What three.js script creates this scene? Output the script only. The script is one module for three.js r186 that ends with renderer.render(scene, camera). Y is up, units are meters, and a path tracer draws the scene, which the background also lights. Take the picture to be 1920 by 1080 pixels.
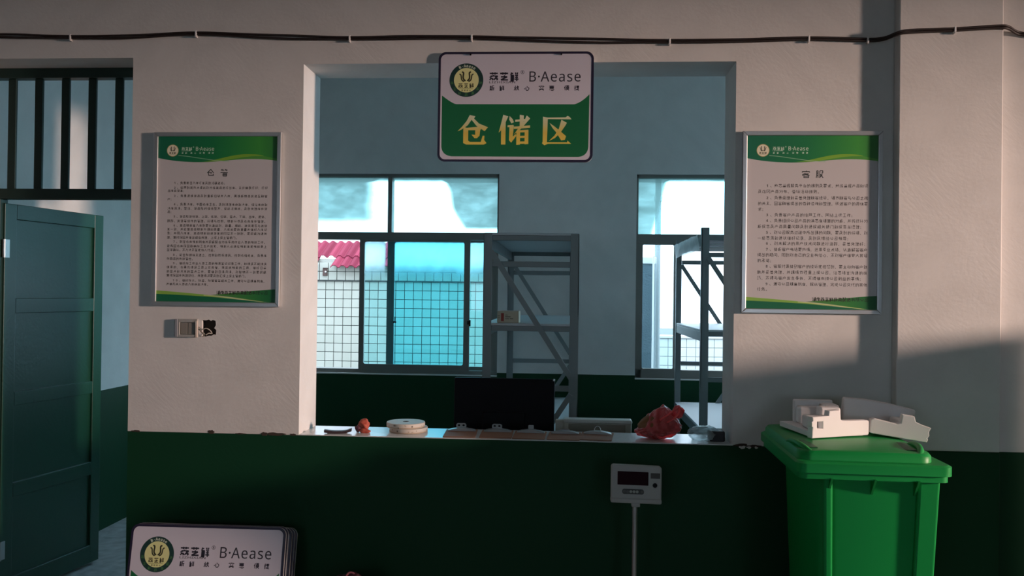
import * as THREE from 'three';
import { RoundedBoxGeometry } from 'three/addons/geometries/RoundedBoxGeometry.js';
import { mergeGeometries, mergeVertices } from 'three/addons/utils/BufferGeometryUtils.js';
import { ImprovedNoise } from 'three/addons/math/ImprovedNoise.js';

// ---------------------------------------------------------------- camera, sky, sun, exposure
const scene = new THREE.Scene();
const camera = new THREE.PerspectiveCamera(2 * Math.atan(540 / 1573.4) * 180 / Math.PI, 16 / 9, 0.05, 200);
camera.position.set(0, 1.575, 3.789);
camera.rotation.order = 'YXZ';
camera.rotation.set(0.0065, 0.0668, 0.0122);
const renderer = new THREE.WebGLRenderer({ antialias: true });
renderer.toneMapping = THREE.LinearToneMapping;
renderer.toneMappingExposure = 1;
renderer.shadowMap.enabled = true;
scene.background = new THREE.Color().setRGB(3.5, 4.5, 5.4);            // bright overcast sky
// the window at the far right end of the hall, struck by the low evening sun: ribbed glass throws the light forward in a narrow beam (its glowing pane is window_3 below)
const SUNPANE = { x: 10.14, y: 2.5, z: 3.2, w: 0.7, h: 0.6 };
const sunlight = new THREE.SpotLight(new THREE.Color().setRGB(1, 0.71, 0.59), 500, 0, 13 * Math.PI / 180, 0.9, 2);
sunlight.position.set(SUNPANE.x - 0.02, SUNPANE.y, SUNPANE.z);
sunlight.target.position.set(0.6, 1.15, 0);
sunlight.castShadow = true;
sunlight.shadow.radius = 16;
sunlight.shadow.mapSize.set(2048, 2048);
scene.add(sunlight, sunlight.target);

// ---------------------------------------------------------------- helpers
let seedState = 12345;
function rnd() { seedState = (seedState * 1664525 + 1013904223) >>> 0; return seedState / 4294967296; }
const perlin = new ImprovedNoise();
const fbm = (x, y, z, n = 4) => { let s = 0, a = 0.5; for (let i = 0; i < n; i++) { s += a * perlin.noise(x, y, z); x *= 2; y *= 2; z *= 2; a *= 0.5; } return s; };
const taken = new Map();
function numbered(name) { const n = taken.get(name) ?? 0; taken.set(name, n + 1); return n ? name + '_' + String(n).padStart(3, '0') : name; }
function lin(r, g, b) { return new THREE.Color().setRGB(r, g, b); }
function mat(color, roughness = 0.8, more = {}) { return new THREE.MeshPhysicalMaterial({ color: Array.isArray(color) ? lin(...color) : color, roughness, side: THREE.DoubleSide, ...more }); }
function uvMetres(g) {                                                 // uv in metres, by the main direction of each face
  if (g.index) g = g.toNonIndexed();
  const p = g.attributes.position, n = g.attributes.normal, uv = new Float32Array(p.count * 2);
  for (let i = 0; i < p.count; i++) {
    const ax = Math.abs(n.getX(i)), ay = Math.abs(n.getY(i)), az = Math.abs(n.getZ(i));
    const [u, v] = az >= ax && az >= ay ? [p.getX(i), p.getY(i)] : ax >= ay ? [p.getZ(i), p.getY(i)] : [p.getX(i), p.getZ(i)];
    uv[2 * i] = u; uv[2 * i + 1] = v;
  }
  g.setAttribute('uv', new THREE.BufferAttribute(uv, 2));
  return g;
}
function box(x0, x1, y0, y1, z0, z1, r = 0) {
  const w = x1 - x0, h = y1 - y0, d = z1 - z0;
  const g = r ? new RoundedBoxGeometry(w, h, d, 2, Math.min(r, w / 2.01, h / 2.01, d / 2.01)) : new THREE.BoxGeometry(w, h, d);
  return uvMetres(g.translate((x0 + x1) / 2, (y0 + y1) / 2, (z0 + z1) / 2));
}
function poly(points, holes = []) {
  const s = new THREE.Shape(points.map(([x, y]) => new THREE.Vector2(x, y)));
  for (const h of holes) s.holes.push(new THREE.Path(h.map(([x, y]) => new THREE.Vector2(x, y))));
  return s;
}
function slab(points, z0, z1, holes = [], bevel = 0) {                 // an outline in x and y with thickness from z0 to z1
  const g = new THREE.ExtrudeGeometry(points instanceof THREE.Shape ? points : poly(points, holes), { depth: z1 - z0 - 2 * bevel, bevelEnabled: bevel > 0, bevelSize: bevel, bevelOffset: -bevel, bevelThickness: bevel, bevelSegments: 2, curveSegments: 10 });
  return uvMetres(g.translate(0, 0, z0 + bevel));
}
function slabX(points, x0, x1, holes = []) {                           // an outline in z and y with thickness from x0 to x1
  const flip = (l) => l.map(([z, y]) => [-z, y]);
  const g = new THREE.ExtrudeGeometry(poly(flip(points), holes.map(flip)), { depth: x1 - x0, bevelEnabled: false });
  return uvMetres(g.rotateY(Math.PI / 2).translate(x0, 0, 0));
}
function roundedRect(x0, x1, y0, y1, r) {
  const s = new THREE.Shape();
  s.moveTo(x0 + r, y0).lineTo(x1 - r, y0).absarc(x1 - r, y0 + r, r, -Math.PI / 2, 0).lineTo(x1, y1 - r).absarc(x1 - r, y1 - r, r, 0, Math.PI / 2).lineTo(x0 + r, y1).absarc(x0 + r, y1 - r, r, Math.PI / 2, Math.PI).lineTo(x0, y0 + r).absarc(x0 + r, y0 + r, r, Math.PI, Math.PI * 1.5);
  return s;
}
const rectPath = (x0, x1, y0, y1) => [[x0, y0], [x1, y0], [x1, y1], [x0, y1]];
function tube(points, r, seg = 40, round = 8) { return new THREE.TubeGeometry(new THREE.CatmullRomCurve3(points.map((p) => new THREE.Vector3(...p)), false, 'centripetal'), seg, r, round, false); }
function bar(a, b, w, d) {                                             // a straight bar of width w (in the picture plane of x and y) and depth d between two points
  const A = new THREE.Vector3(...a), B = new THREE.Vector3(...b), v = B.clone().sub(A), g = new THREE.BoxGeometry(w, v.length(), d);
  g.applyQuaternion(new THREE.Quaternion().setFromUnitVectors(new THREE.Vector3(0, 1, 0), v.clone().normalize()));
  return uvMetres(g.translate(...A.add(B).multiplyScalar(0.5).toArray()));
}
function plain(g) { const h = g.index ? g.toNonIndexed() : g; for (const k of Object.keys(h.attributes)) if (!['position', 'normal', 'uv'].includes(k)) h.deleteAttribute(k); return h; }
function merge(list) { return mergeGeometries(list.map(plain)); }
function tag(o, label, category, group) { o.userData.label = label; if (category) o.userData.category = category; if (group) o.userData.group = group; return o; }
function part(name, geometry, material, parent, label) {
  const o = new THREE.Mesh(geometry, material);
  o.name = numbered(name); o.castShadow = o.receiveShadow = true;
  if (label) o.userData.label = label;
  parent.add(o);
  return o;
}
function thing(name, label, category, [x, y, z] = [0, 0, 0], turn = 0, group) {
  const o = new THREE.Group();
  o.name = numbered(name); o.position.set(x, y, z); o.rotation.y = turn; scene.add(o);
  return tag(o, label, category, group);
}
function structure(name, parent = scene) { const o = new THREE.Group(); o.name = numbered(name); o.userData.kind = 'structure'; parent.add(o); return o; }
function noiseMap(size, scale, make, srgb = false) {                   // a tile of computed noise
  const data = new Uint8Array(size * size * 4);
  for (let y = 0; y < size; y++) for (let x = 0; x < size; x++) {
    const u = x / size, v = y / size, a = u * Math.PI * 2, b = v * Math.PI * 2;
    const n = fbm(Math.cos(a) * scale + 7, Math.sin(a) * scale + Math.cos(b) * scale, Math.sin(b) * scale + 3, 5);
    const c = make(n, u, v);
    for (let k = 0; k < 3; k++) data[(y * size + x) * 4 + k] = Math.max(0, Math.min(255, c[k] ?? c[0]));
    data[(y * size + x) * 4 + 3] = 255;
  }
  const t = new THREE.DataTexture(data, size, size);
  t.wrapS = t.wrapT = THREE.RepeatWrapping; t.magFilter = THREE.LinearFilter; t.minFilter = THREE.LinearMipmapLinearFilter; t.generateMipmaps = true;
  if (srgb) t.colorSpace = THREE.SRGBColorSpace;
  t.needsUpdate = true;
  return t;
}
function canvasMap(w, h, draw) {
  const cv = document.createElement('canvas'); cv.width = w; cv.height = h;
  draw(cv.getContext('2d'), w, h);
  const t = new THREE.CanvasTexture(cv); t.colorSpace = THREE.SRGBColorSpace; t.anisotropy = 8;
  return t;
}
function faceUV(g, x0, x1, y0, y1) {                                   // uv from 0 to 1 over a printed face
  const p = g.attributes.position, uv = g.attributes.uv;
  for (let i = 0; i < p.count; i++) uv.setXY(i, (p.getX(i) - x0) / (x1 - x0), (p.getY(i) - y0) / (y1 - y0));
  return g;
}
function crumple(g, amount, frequency, seed) {                         // folds and dents for bags and paper
  g = mergeVertices(g.deleteAttribute('uv').deleteAttribute('normal'), 1e-5);
  const p = g.attributes.position, v = new THREE.Vector3();
  for (let i = 0; i < p.count; i++) {
    v.fromBufferAttribute(p, i);
    const n = fbm(v.x * frequency + seed, v.y * frequency, v.z * frequency, 3), ridge = 0.5 - Math.abs(perlin.noise(v.x * frequency * 1.7, v.y * frequency * 1.7 + seed, v.z * frequency * 1.7));
    v.multiplyScalar(1 + amount * (n * 1.6 + ridge * 0.7));
    p.setXYZ(i, v.x, v.y, v.z);
  }
  g.computeVertexNormals();
  return g;
}
function loft(rings, capped = true) {                                                 // rings of equal length, joined and capped
  const pos = [], idx = [], n = rings[0].length;
  for (const r of rings) for (const q of r) pos.push(...q);
  for (let i = 0; i + 1 < rings.length; i++) for (let k = 0; k < n; k++) { const a = i * n + k, b = i * n + (k + 1) % n; idx.push(a, a + n, b, b, a + n, b + n); }
  for (const [i, up] of capped ? [[0, 0], [rings.length - 1, 1]] : []) {
    const c = pos.length / 3, m = [0, 0, 0];
    rings[i].forEach((q) => q.forEach((x, k) => { m[k] += x / n; }));
    pos.push(...m);
    for (let k = 0; k < n; k++) { const a = i * n + k, b = i * n + (k + 1) % n; idx.push(...(up ? [b, a, c] : [a, b, c])); }
  }
  const g = new THREE.BufferGeometry();
  g.setAttribute('position', new THREE.Float32BufferAttribute(pos, 3)); g.setIndex(idx);
  return g;
}
function ring(w, d, r, y, cx = 0, cz = 0, k = 5) {                     // a rounded rectangle seen from above, with a point in the middle of each side
  const q = [];
  for (const [sx, sz, a0] of [[1, 1, 0], [-1, 1, 1], [-1, -1, 2], [1, -1, 3]]) for (let i = 0; i <= k; i++) {
    const a = (a0 + i / k) * Math.PI / 2;
    q.push([cx + sx * (w / 2 - r) + Math.cos(a) * r, y, cz + sz * (d / 2 - r) + Math.sin(a) * r]);
  }
  return q;
}
function crease(g, angle = 0.6) { const h = g.toNonIndexed(); h.computeVertexNormals(); return angle ? toSmooth(h, angle) : h; }
function toSmooth(g, angle) {                                          // average the normals of faces that meet at less than the angle
  const p = g.attributes.position, n = g.attributes.normal, at = new Map(), cos = Math.cos(angle), key = (i) => [p.getX(i), p.getY(i), p.getZ(i)].map((x) => Math.round(x * 1e5)).join();
  for (let i = 0; i < p.count; i++) { const k = key(i); if (!at.has(k)) at.set(k, []); at.get(k).push(i); }
  const out = new Float32Array(p.count * 3), a = new THREE.Vector3(), b = new THREE.Vector3(), s = new THREE.Vector3();
  for (const same of at.values()) for (const i of same) {
    a.fromBufferAttribute(n, i); s.set(0, 0, 0);
    for (const j of same) { b.fromBufferAttribute(n, j); if (a.dot(b) > cos) s.add(b); }
    s.normalize().toArray(out, i * 3);
  }
  g.setAttribute('normal', new THREE.BufferAttribute(out, 3));
  return g;
}
function noUV(g) { if (!g.attributes.uv) g.setAttribute('uv', new THREE.BufferAttribute(new Float32Array(g.attributes.position.count * 2), 2)); return g; }

// ---------------------------------------------------------------- materials
const plasterBump = noiseMap(512, 6, (n) => [128 + n * 150]);
plasterBump.repeat.set(1.6, 1.6);
const wallTone = noiseMap(512, 2.2, (n) => { const v = 236 + n * 12; return [v, v - 2, v - 5]; }, true);
wallTone.repeat.set(0.45, 0.45);
const floorTone = noiseMap(512, 4, (n) => { const v = 200 + n * 60; return [v, v, v]; }, true);
floorTone.repeat.set(0.6, 0.6);
const M = {
  plaster: mat([0.83, 0.83, 0.83], 0.9, { map: wallTone, bumpMap: plasterBump, bumpScale: 0.0007 }),
  dado: mat([0.003, 0.045, 0.017], 0.6, { specularIntensity: 0.45, bumpMap: plasterBump, bumpScale: 0.0005 }),
  ceiling: mat([0.82, 0.82, 0.81], 0.9),
  floor: mat([0.7, 0.74, 0.76], 0.5, { map: floorTone }),
  ground: mat([0.25, 0.245, 0.24], 0.9, { map: floorTone }),
  mortar: mat([0.05, 0.035, 0.027], 0.95),
  greenWood: mat([0.004, 0.046, 0.024], 0.3, { ior: 1.62, bumpMap: plasterBump, bumpScale: 0.0006 }),
  darkWood: mat([0.008, 0.03, 0.022], 0.5),
  aluminium: mat([0.62, 0.62, 0.62], 0.35, { metalness: 0.85 }),
  frameMetal: mat([0.2, 0.2, 0.185], 0.55, { metalness: 0.2 }),
  rack: mat([0.19, 0.215, 0.22], 0.45, { metalness: 0.1 }),
  shelf: mat([0.5, 0.53, 0.55], 0.45),
  steel: mat([0.5, 0.5, 0.5], 0.35, { metalness: 0.9 }),
  black: mat([0.004, 0.004, 0.006], 0.5, { specularIntensity: 0.25 }),
  purple: mat([0.018, 0.012, 0.04], 0.35),
  cable: mat([0.02, 0.011, 0.01], 0.55),
  white: mat([0.8, 0.8, 0.8], 0.5),
  foam: mat([0.86, 0.85, 0.85], 0.85),
  tile: [0, 1, 2].map((k) => mat([0.54 - k * 0.02, 0.52 - k * 0.016, 0.45 - k * 0.016], 0.4)),
  pink: [0, 1, 2].map((k) => mat([0.27 - k * 0.04, 0.036 - k * 0.006, 0.066 - k * 0.01], 0.8, { specularIntensity: 0.2 })),
  grout: mat([0.08, 0.085, 0.08], 0.9),
  binGreen: mat([0.003, 0.3, 0.06], 0.42, { specularIntensity: 0.6 }),
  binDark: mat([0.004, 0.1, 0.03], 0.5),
};
// ---------------------------------------------------------------- lettering: strokes on a 10 x 10 grid, characters composed from parts
const STROKES = {
  一: '0595', 二: '2272 0898', 三: '1282 2575 0898', 十: '0595 5059', 口: '2282882822', 日: '2080892920 2484', 目: '2080892920 2383 2686', 田: '1181881811 1484 5158',
  月: '303619 308089 3383 3686', 贝: '26208086 525619 5689', 见: '26208086 524709 606898 9896', 页: '0191 5133 27238387 545609 5699', 木: '0393 5059 5309 5399',
  禾: '8010 0494 5059 5419 5489', 米: '0494 5059 2133 8163 5419 5489', 人: '5009 4399', A: '5009 5099', 亻: '8005 5359', 入: '3050 5009 5099', 八: '3109 6199', 大: '0393 505309 5399',
  夫: '1181 0494 505409 5499', 女: '401689 7319 0393', 子: '108053 535939 0595', 宀: '5053 08049498', 冖: '08039398', 艹: '0494 3039 6069', 竹: '2005 1343 3338 7055 6393 8388',
  氵: '2052 0345 1976', 冫: '2152 1976', 讠: '2053 045458 5896', 扌: '0393 505929 0675', 忄: '5059 2315 7293', 火: '503509 4599 1244 8264', 灬: '1009 3141 6171 8191',
  心: '1507 3337497987 5164 8397', 土: '1484 5059 0999', 王: '1080 1484 5059 0999', 玉: '1080 1484 5059 0999 6687', 工: '1080 5059 0999', 士: '0393 5059 1989', 又: '108009 2399',
  寸: '0393 707959 2546', 刂: '2026 808959', 力: '1393 938868 5009', 刀: '10908868 5009', 勹: '3005 2292 928969', 厂: '901009', 广: '4051 921209', 尸: '10808313 1009', 户: '5052 12828515 1209',
  己: '10808414 14189896', 囗: '0090990900', 门: '1022 0309 31919979', 冂: '0900909979', 辶: '1022 042428 2809 2899', 阝: '2029 20704484 7535', 卩: '2029 208086 8656', 纟: '501444 6417 1757 0979',
  系: '8120 5134 3454 7327 2787 5759 3719 7799', 车: '1080 501484 5359 0696', 钅: '4003 2282 1585 4248 4886', 饣: '4004 228264 434876', 石: '0090 4008 3484893934', 立: '5052 1383 3437 7467 0999',
  言: '5051 0292 2474 2575 2777792927', 彳: '7003 8317 5459', 攵: '4005 2292 7309 3399', 欠: '3006 228263 5309 5399', 斤: '801019 1494 6469', 戈: '0393 406999 8127 7092', 弋: '0393 406999 7092',
  也: '1483 8386 5056 222898 9896', 鱼: '3013 2171 2383882823 2585 5358 0999', 羊: '2032 7062 1383 1585 0797 5359', 生: '3015 2282 1585 5059 0999', 主: '4052 1383 2676 5359 0999', 牛: '3015 2282 0595 5059',
  水: '505939 0434 3409 8354 5499', 求: '0393 505939 2546 4618 8264 5499 7092', 酉: '0090 1282891912 4044 6064 1686', 皿: '18128288 4248 6268 0999', 巾: '17128287 5059', 亠: '5053 0797', 彡: '7025 8439 9609',
  夂: '4005 3282 8209 3499', 夕: '4005 3282 8209 3455', 丷: '2048 8068', 千: '8020 0494 5059', 小: '505939 2407 7497', 不: '0090 5109 4349 6388', 下: '0090 4049 5375', 上: '5059 5484 0999',
  中: '1282861612 5059', 电: '12828616 1612 1484 505898 9896', 用: '202719 208089 2383 2686 5059', 业: '3039 6069 1337 8367 0999', 止: '5059 5484 2429 0999', 疋: '1090 5059 5585 2509 2899', 足: '2080832320 5359 5686 2529 0989',
  且: '2029 2080 8089 2383 2686 0999', 其: '0191 2026 7076 2373 2575 0797 3819 6889', 具: '20808727 2027 2282 2484 0797 3819 6889', 真: '1181 5053 2383872723 2585 0898 3909', 者: '1171 5044 0494 8018 3585893935 3787',
  青: '1080 1282 0494 5054 25858977 2529 2787', 龶: '1080 1484 5059 0898', 里: '1181851511 1383 5159 2777 0999', 重: '8020 0292 2484872724 2585 5059 0999', 专: '1080 0393 5026 2676 7657 4768', 云: '1181 0494 4417 1787 6698',
  厶: '5017 1787 7599', 至: '1080 4014 1474 5459 1686 0999', 丁: '0090 505939', 方: '5052 0393 4409 457569', 交: '5051 0292 3314 6384 2599 7509', 斗: '2132 1434 0696 6069', 每: '3003 2191 2318 1888 8323 0595 4254 4657',
  兑: '2031 7062 2383862623 3609 6668 6898', 儿: '3009 606898 9896', 无: '1080 0494 501409 535898 9896', 免: '4003 207062 2282862622 5209 666898 9896', 夬: '1282 8285 0595 5009 5599', 更: '0090 1282861612 1484 505609 3699',
  吏: '0191 2282862622 505609 3699', 艮: '2080 8084 2484 2282 2029 2957 5599 8366', 衣: '5051 0292 5206 3439 3957 5499 8365', 表: '1080 1282 0494 5054 5409 3639 3957 5599 8466', 西: '0090 1383881813 4043 6063',
  束: '0191 2383862623 5059 5609 5699', 东: '1181 4015 1585 545939 3608 7698', 录: '107074 1272 0494 545939 1627 1948 8466 6699', 雨: '1080 18128289 5057 3444 3646 6474 6676', 而: '0090 5033 19138389 4348 6368',
  齐: '5051 0191 7225 2295 3519 6569', 礻: '3042 138309 5459 5688', 示: '2070 0393 535939 2617 7696', 本: '0393 5059 5309 5399 3777', 未: '1282 0494 5059 5409 5499', 末: '0292 1484 5059 5409 5499', 术: '0393 5059 5309 5399 7082',
  率: '5051 0191 5124 2454 5426 2666 1233 8273 0797 5759', 关: '2032 7062 1383 0595 5355 5509 5599', 并: '2032 7062 1282 0595 3235 3509 6269', 开: '1181 0595 3135 3509 6169', 井: '1383 0696 3009 6069', 与: '2024 2171 2484 848959 0666',
  令: '5005 5095 4262 2474 7456 4668', 合: '5005 5095 3464 2686892926', 仓: '5005 5095 2464 6456 242898 9886', 佥: '5004 5094 3464 1637 4657 8667 0999', 厄: '901009 3383 8386 8656 3338 3898', 马: '107074 3035 3595 958878 0676',
  单: '2032 7062 2272762622 2474 5259 0898', 匕: '202898 9896 8035', 质: '801010 1009 2292 5053 38348488 545719 5799', 负: '4003 207053 27238387 545609 5699', 才: '0393 606939 6409', 午: '3015 2282 0595 5059', 义: '4062 8109 1199',
  周: '202719 208089 3272 5154 3474 3676783836', 舌: '7020 0393 5055 2585892925', 五: '1181 4038 2474 7478 0999', 有: '0292 4007 3439 3484 8489 3686', 右: '0292 4008 3585893935', 布: '0292 4006 38348488 5359', 在: '0292 4006 2529 4686 6469 3999',
  存: '0292 4006 2529 448464 6469 4696', 及: '107054 548419 3009 3599', 反: '801009 338319 3499', 发: '2013 1393 5009 368619 4699 7082', F: '2029 208083 8353 257519 3599', 包: '3004 2191 918777 245426 2629 2999 9997',
  白: '5032 2282892922 2585', 空: '5051 040292 9294 4214 6384 2575 5559 0999', 奂: '3003 206042 27238387 4346 0797 5709 5799', 亥: '5051 0292 5224 2464 6409 7529 6699', 尔: '3005 2282 8264 535939 2507 7597',
  卖: '1181 5054 04949465 2535 4556 0797 5409 6799', 充: '5051 0191 5123 2373 6394 3509 656898', 是: '2080832320 2282 0595 5559 5787 2608 2799', 矢: '3015 2282 0595 5009 5599', 占: '5055 5383 2585892925',
  丸: '1363 636898 4009 3466', 产: '5051 1282 3344 7363 0595 1509', 严: '1181 4145 6165 2234 8273 0595 1509', 司: '108089 8969 1363 1555591915', 同: '0900909979 2272 3464683834', 网: '09009099 2247 4227 5277 7257', 向: '4012 09029299 3474773734',
  商: '5051 0191 3344 7363 09029299 4437 3575782835', 勿: '3004 2191 919878 5119 7139', 印: '2010 1018 1848 1444 6069 609096 9676', 卫: '107075 7555 4049 0999', 壬: '7020 0494 5159 1989', 乍: '3005 2292 4249 4484 4787',
  氐: '8010 1018 1846 0494 5399', 亍: '2080 0494 545939', 京: '5051 0292 2474772724 575939 3817 7896', 面: '0090 4032 09029299 3238 6268 3464 3666 0999', 丰: '1181 1484 0797 5059', 㠯: '3039 308084 8434 358589 3989', 采: '8020 1133 5153 9172 0595 5459 5509 5599',
  之: '5052 138319 1999', 南: '1181 5053 09039399 3344 7363 3575 3777 5559', 匚: '90000999', 争: '4014 207053 2373 7377 0595 2777 535939', 爪: '8020 1438 4458 8467', 兼: '2032 7062 0292 2373 7377 0595 2777 4249 6269 4709 5799',
  或: '0191 506999 8336 7082 1343461613 0858', 成: '128212 1219 154548 506999 8437 7082', 毛: '7020 1383 0696 505898 9896', 耒: '1080 1383 0595 5059 5609 5699', 必: '1507 3337497987 5164 8397 7118', 舟: '4032 2282 2209 8289 0595 4344 4647',
  豆: '1080 2373762623 3738 6758 0999', 角: '4013 206042 232709 2383 8389 2585 2777 5359', 丬: '5059 1133 0766', 臼: '4010 1019 1989 8980 5080 1545 6585', 亏: '2070 0393 4326 2676 7658', 事: '0090 2171732321 1575 0696 7577 1777 505939',
  承: '1070 7053 505939 3555 3656 1434 3409 8263 5499', 公: '3105 6195 4427 2777 6588', 出: '5059 2024 2484 8084 1519 1989 8589', 平: '1181 2334 8364 0595 5159', 再: '0091 18138389 5157 3575 0797', 处: '3005 2272 7209 2499 7077 7295',
  外: '3004 2252 5209 2445 7079 7395', 自: '5032 2282892922 2484 2676', 丂: '1080 4034 3484 848868', 只: '2080852520 3619 6689', 卜: '3039 3366', 尚: '5053 2034 8064', 癶: '1040 4006 2032 6094 8062', 甬: '107053 2329 2383 8389 2585 2777 5359',
  聿: '1171 7174 0393 1474 1676 0797 5059', 丩: '2027 2754 6069', 兄: '2080842420 3509 656898', 由: '1383881813 1585 5058', 疌: '0191 1272 7274 0393 1474 5058 5686 2609 2899', 古: '0393 5055 2585892925', 殳: '303205 306055 6085 1777 7709 2699',
};
const COMPOSED = {
  责: '龶/贝', 库: '广@车', 订: '讠<丁', 时: '日|寸', 准: '冫<(亻|王)', 确: '石<角', 送: '辶@关', 按: '扌<安', 安: '宀^女', 照: '((日|(刀/口))_灬)', 间: '门@日', 节: '艹^卩', 点: '占_灬', 提: '扌<是', 前: '丷^(月|刂)', 对: '又|寸', 分: '八^刀',
  拣: '扌<东', 菜: '艹^采', 品: '口^(口|口)', 进: '辶@井', 行: '彳<亍', 统: '纟<充', 摘: '扌<商', 打: '扌<丁', 货: '(亻|匕)/贝', 退: '辶@艮', 换: '扌<奂', 新: '(立/木)|斤', 装: '((丬|士)^衣)', 客: '宀^(夂/口)', 顾: '厄|页', 冷: '冫<令', 清: '氵<青', 理: '王<里',
  房: '户@方', 和: '禾|口', 保: '亻<(口^木)', 证: '讠<(一^止)', 净: '冫<争', 整: '(束|攵)^(一^止)', 洁: '氵<(士/口)', 陈: '阝<东', 列: '(一^夕)>刂', 持: '扌<(土/寸)', 标: '木<示', 摆: '扌<(皿/云)', 放: '方|攵', 验: '马<佥', 收: '丩>攵', 架: '(力|口)/木',
  盘: '舟^皿', 跟: '足<艮', 踪: '足<(宀^示)', 等: '竹^(土/寸)', 操: '扌<(口/木)', 作: '亻<乍', 管: '竹^(宀^㠯)', 协: '十<(丷^力)', 调: '讠<周', 控: '扌<空', 制: '(牛/巾)>刂', 物: '牛<勿', 料: '米>斗', 计: '讠<十', 划: '戈>刂', 认: '讠<人', 核: '木<亥', 数: '(米/女)>攵',
  量: '(日_一)/里', 规: '夫|见', 格: '木<(夂/口)', 种: '禾<中', 类: '米^大', 否: '不/口', 致: '至|攵', 检: '木<佥', 查: '木^(日_一)', 观: '又|见', 需: '雨/而', 要: '西^女', 称: '禾<尔', 做: '亻<(古|攵)', 好: '女|子', 记: '讠<己', 内: '冂@人', 容: '宀^(八/口)',
  积: '禾<只', 极: '木<及', 沟: '氵<(勹@厶)', 通: '辶@甬', 找: '扌<戈', 原: '厂@(白/小)', 因: '囗@大', 相: '木|目', 应: '广@业', 报: '扌<F', 级: '纟<及', 部: '(立/口)>阝', 定: '宀^疋', 领: '令|页', 度: '广@(艹/又)', 配: '酉|己', 员: '口^贝', 的: '白|勺', 勺: '勹@一',
  避: '辶@((尸/口)|(立^十))', 影: '((日/京)>彡)', 响: '口<向', 加: '力|口', 效: '交|攵', 须: '彡<页', 签: '竹^佥', 字: '宀^子', 允: '厶^儿', 许: '讠<午', 登: '癶^豆', 他: '亻<也', 代: '亻<弋', 全: 'A^王', 防: '阝<方', 损: '扌<(口^贝)', 体: '亻<本', 建: '辶@聿', 降: '阝<(夂/十)',
  低: '亻<氐', 耗: '耒<毛', 储: '亻<(讠<者)', 如: '女|口', 坏: '土<不', 能: '(厶/月)|(匕/匕)', 继: '纟<米', 续: '纟<卖', 使: '亻<吏', 将: '丬<(夕/寸)', 常: '尚^(冖^(口^巾))', 到: '至>刂', 财: '贝<才', 情: '忄<青', 况: '冫<兄', 位: '亻<立', 汇: '氵<匚', 盗: '(冫<欠)^皿', 鼠: '臼/用',
  害: '宀^(丰/口)', 遵: '辶@((丷^酉)_寸)', 守: '宀^寸', 章: '立/(日/十)', 禁: '(木|木)/示', 湖: '氵<(古|月)', 蔬: '艹^(疋<充)', 限: '阝<艮', 荔: '艹^(力/(力|力))', 芝: '艹^之', 鲜: '鱼|羊', 实: '宀^((丷^大))', 惠: '(十^田)_心', 便: '亻<更', 捷: '扌<疌', 服: '月<F',
  熟: '((亠/(口/子))|丸)_灬', 悉: '米^心', 掌: '尚^(口/(一^千))', 握: '扌<(尸@至)', 务: '夂/力', 台: '厶/口', 则: '贝>刂', 练: '纟<东', 知: '矢|口', 识: '讠<只', 店: '广@占', 营: '艹^(冖/(口/口))', 销: '钅<(尚^月)', 活: '氵<舌', 动: '云>力', 细: '纟<田', 受: '爪^(冖/又)', 妥: '爪^女',
  善: '羊_(丷/口)', 投: '扌<殳', 诉: '讠<斤', 回: '囗@口', 答: '竹^合', 各: '夂/口', 咨: '(冫<欠)/口', 询: '讠<(勹@日)', 转: '车<专', 述: '辶@术', 拍: '扌<白', 站: '立<占', 传: '亻<专', 组: '纟<且', 织: '纟<只', 满: '氵<(艹^网)', 意: '(立/日)^心', 析: '木|斤', 告: '牛/口', 问: '门@口', 题: '是<页',
  总: '丷^(口/心)', 经: '纟<(又^工)', 过: '辶@寸', 程: '禾<(口/王)', 所: '户|斤', 现: '王<见', 些: '(止|匕)_二', 议: '讠<义', 馈: '饣<(中^贝)', 给: '纟<合', 导: '己/寸', 解: '角|(刀/牛)', 决: '冫<夬', 技: '扌<(十/又)', 追: '辶@白', 接: '扌<(立/女)', 听: '口<斤', 话: '讠<舌', 热: '(扌|丸)_灬', 运: '辶@云',
  语: '讠<(五/口)', 疑: '(匕^矢)|(又^疋)', 企: 'A^止', 信: '亻<言', 夸: '大^亏', 词: '讠<司', 诺: '讠<(艹^右)', 抱: '扌<包', 怨: '(夕|卩)/心', 歉: '兼|欠', 视: '礻<见', 轻: '车<(又^工)', 注: '氵<主', 巧: '工<丂', 得: '彳<((日_一)/寸)', 执: '扌<丸', 利: '禾>刂', 益: '(丷^(一/八))_皿', 从: '人|人', 完: '宀^(二/儿)',
  任: '亻<壬', 达: '辶@大',
};
const glyphs = new Map();
function glyph(ch) {                                                // polylines with coordinates from 0 to 1
  if (glyphs.has(ch)) return glyphs.get(ch);
  let lines = null;
  if (COMPOSED[ch] && ch.length === 1) lines = compose([...COMPOSED[ch]]);
  else if (STROKES[ch]) lines = STROKES[ch].split(' ').map((s) => { const p = []; for (let i = 0; i + 1 < s.length; i += 2) p.push([+s[i] / 9, +s[i + 1] / 9]); return p; });
  glyphs.set(ch, lines);
  return lines;
}
function fitBox(lines, x, y, w, h) { return (lines ?? []).map((l) => l.map(([a, b]) => [x + a * w, y + b * h])); }
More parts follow.
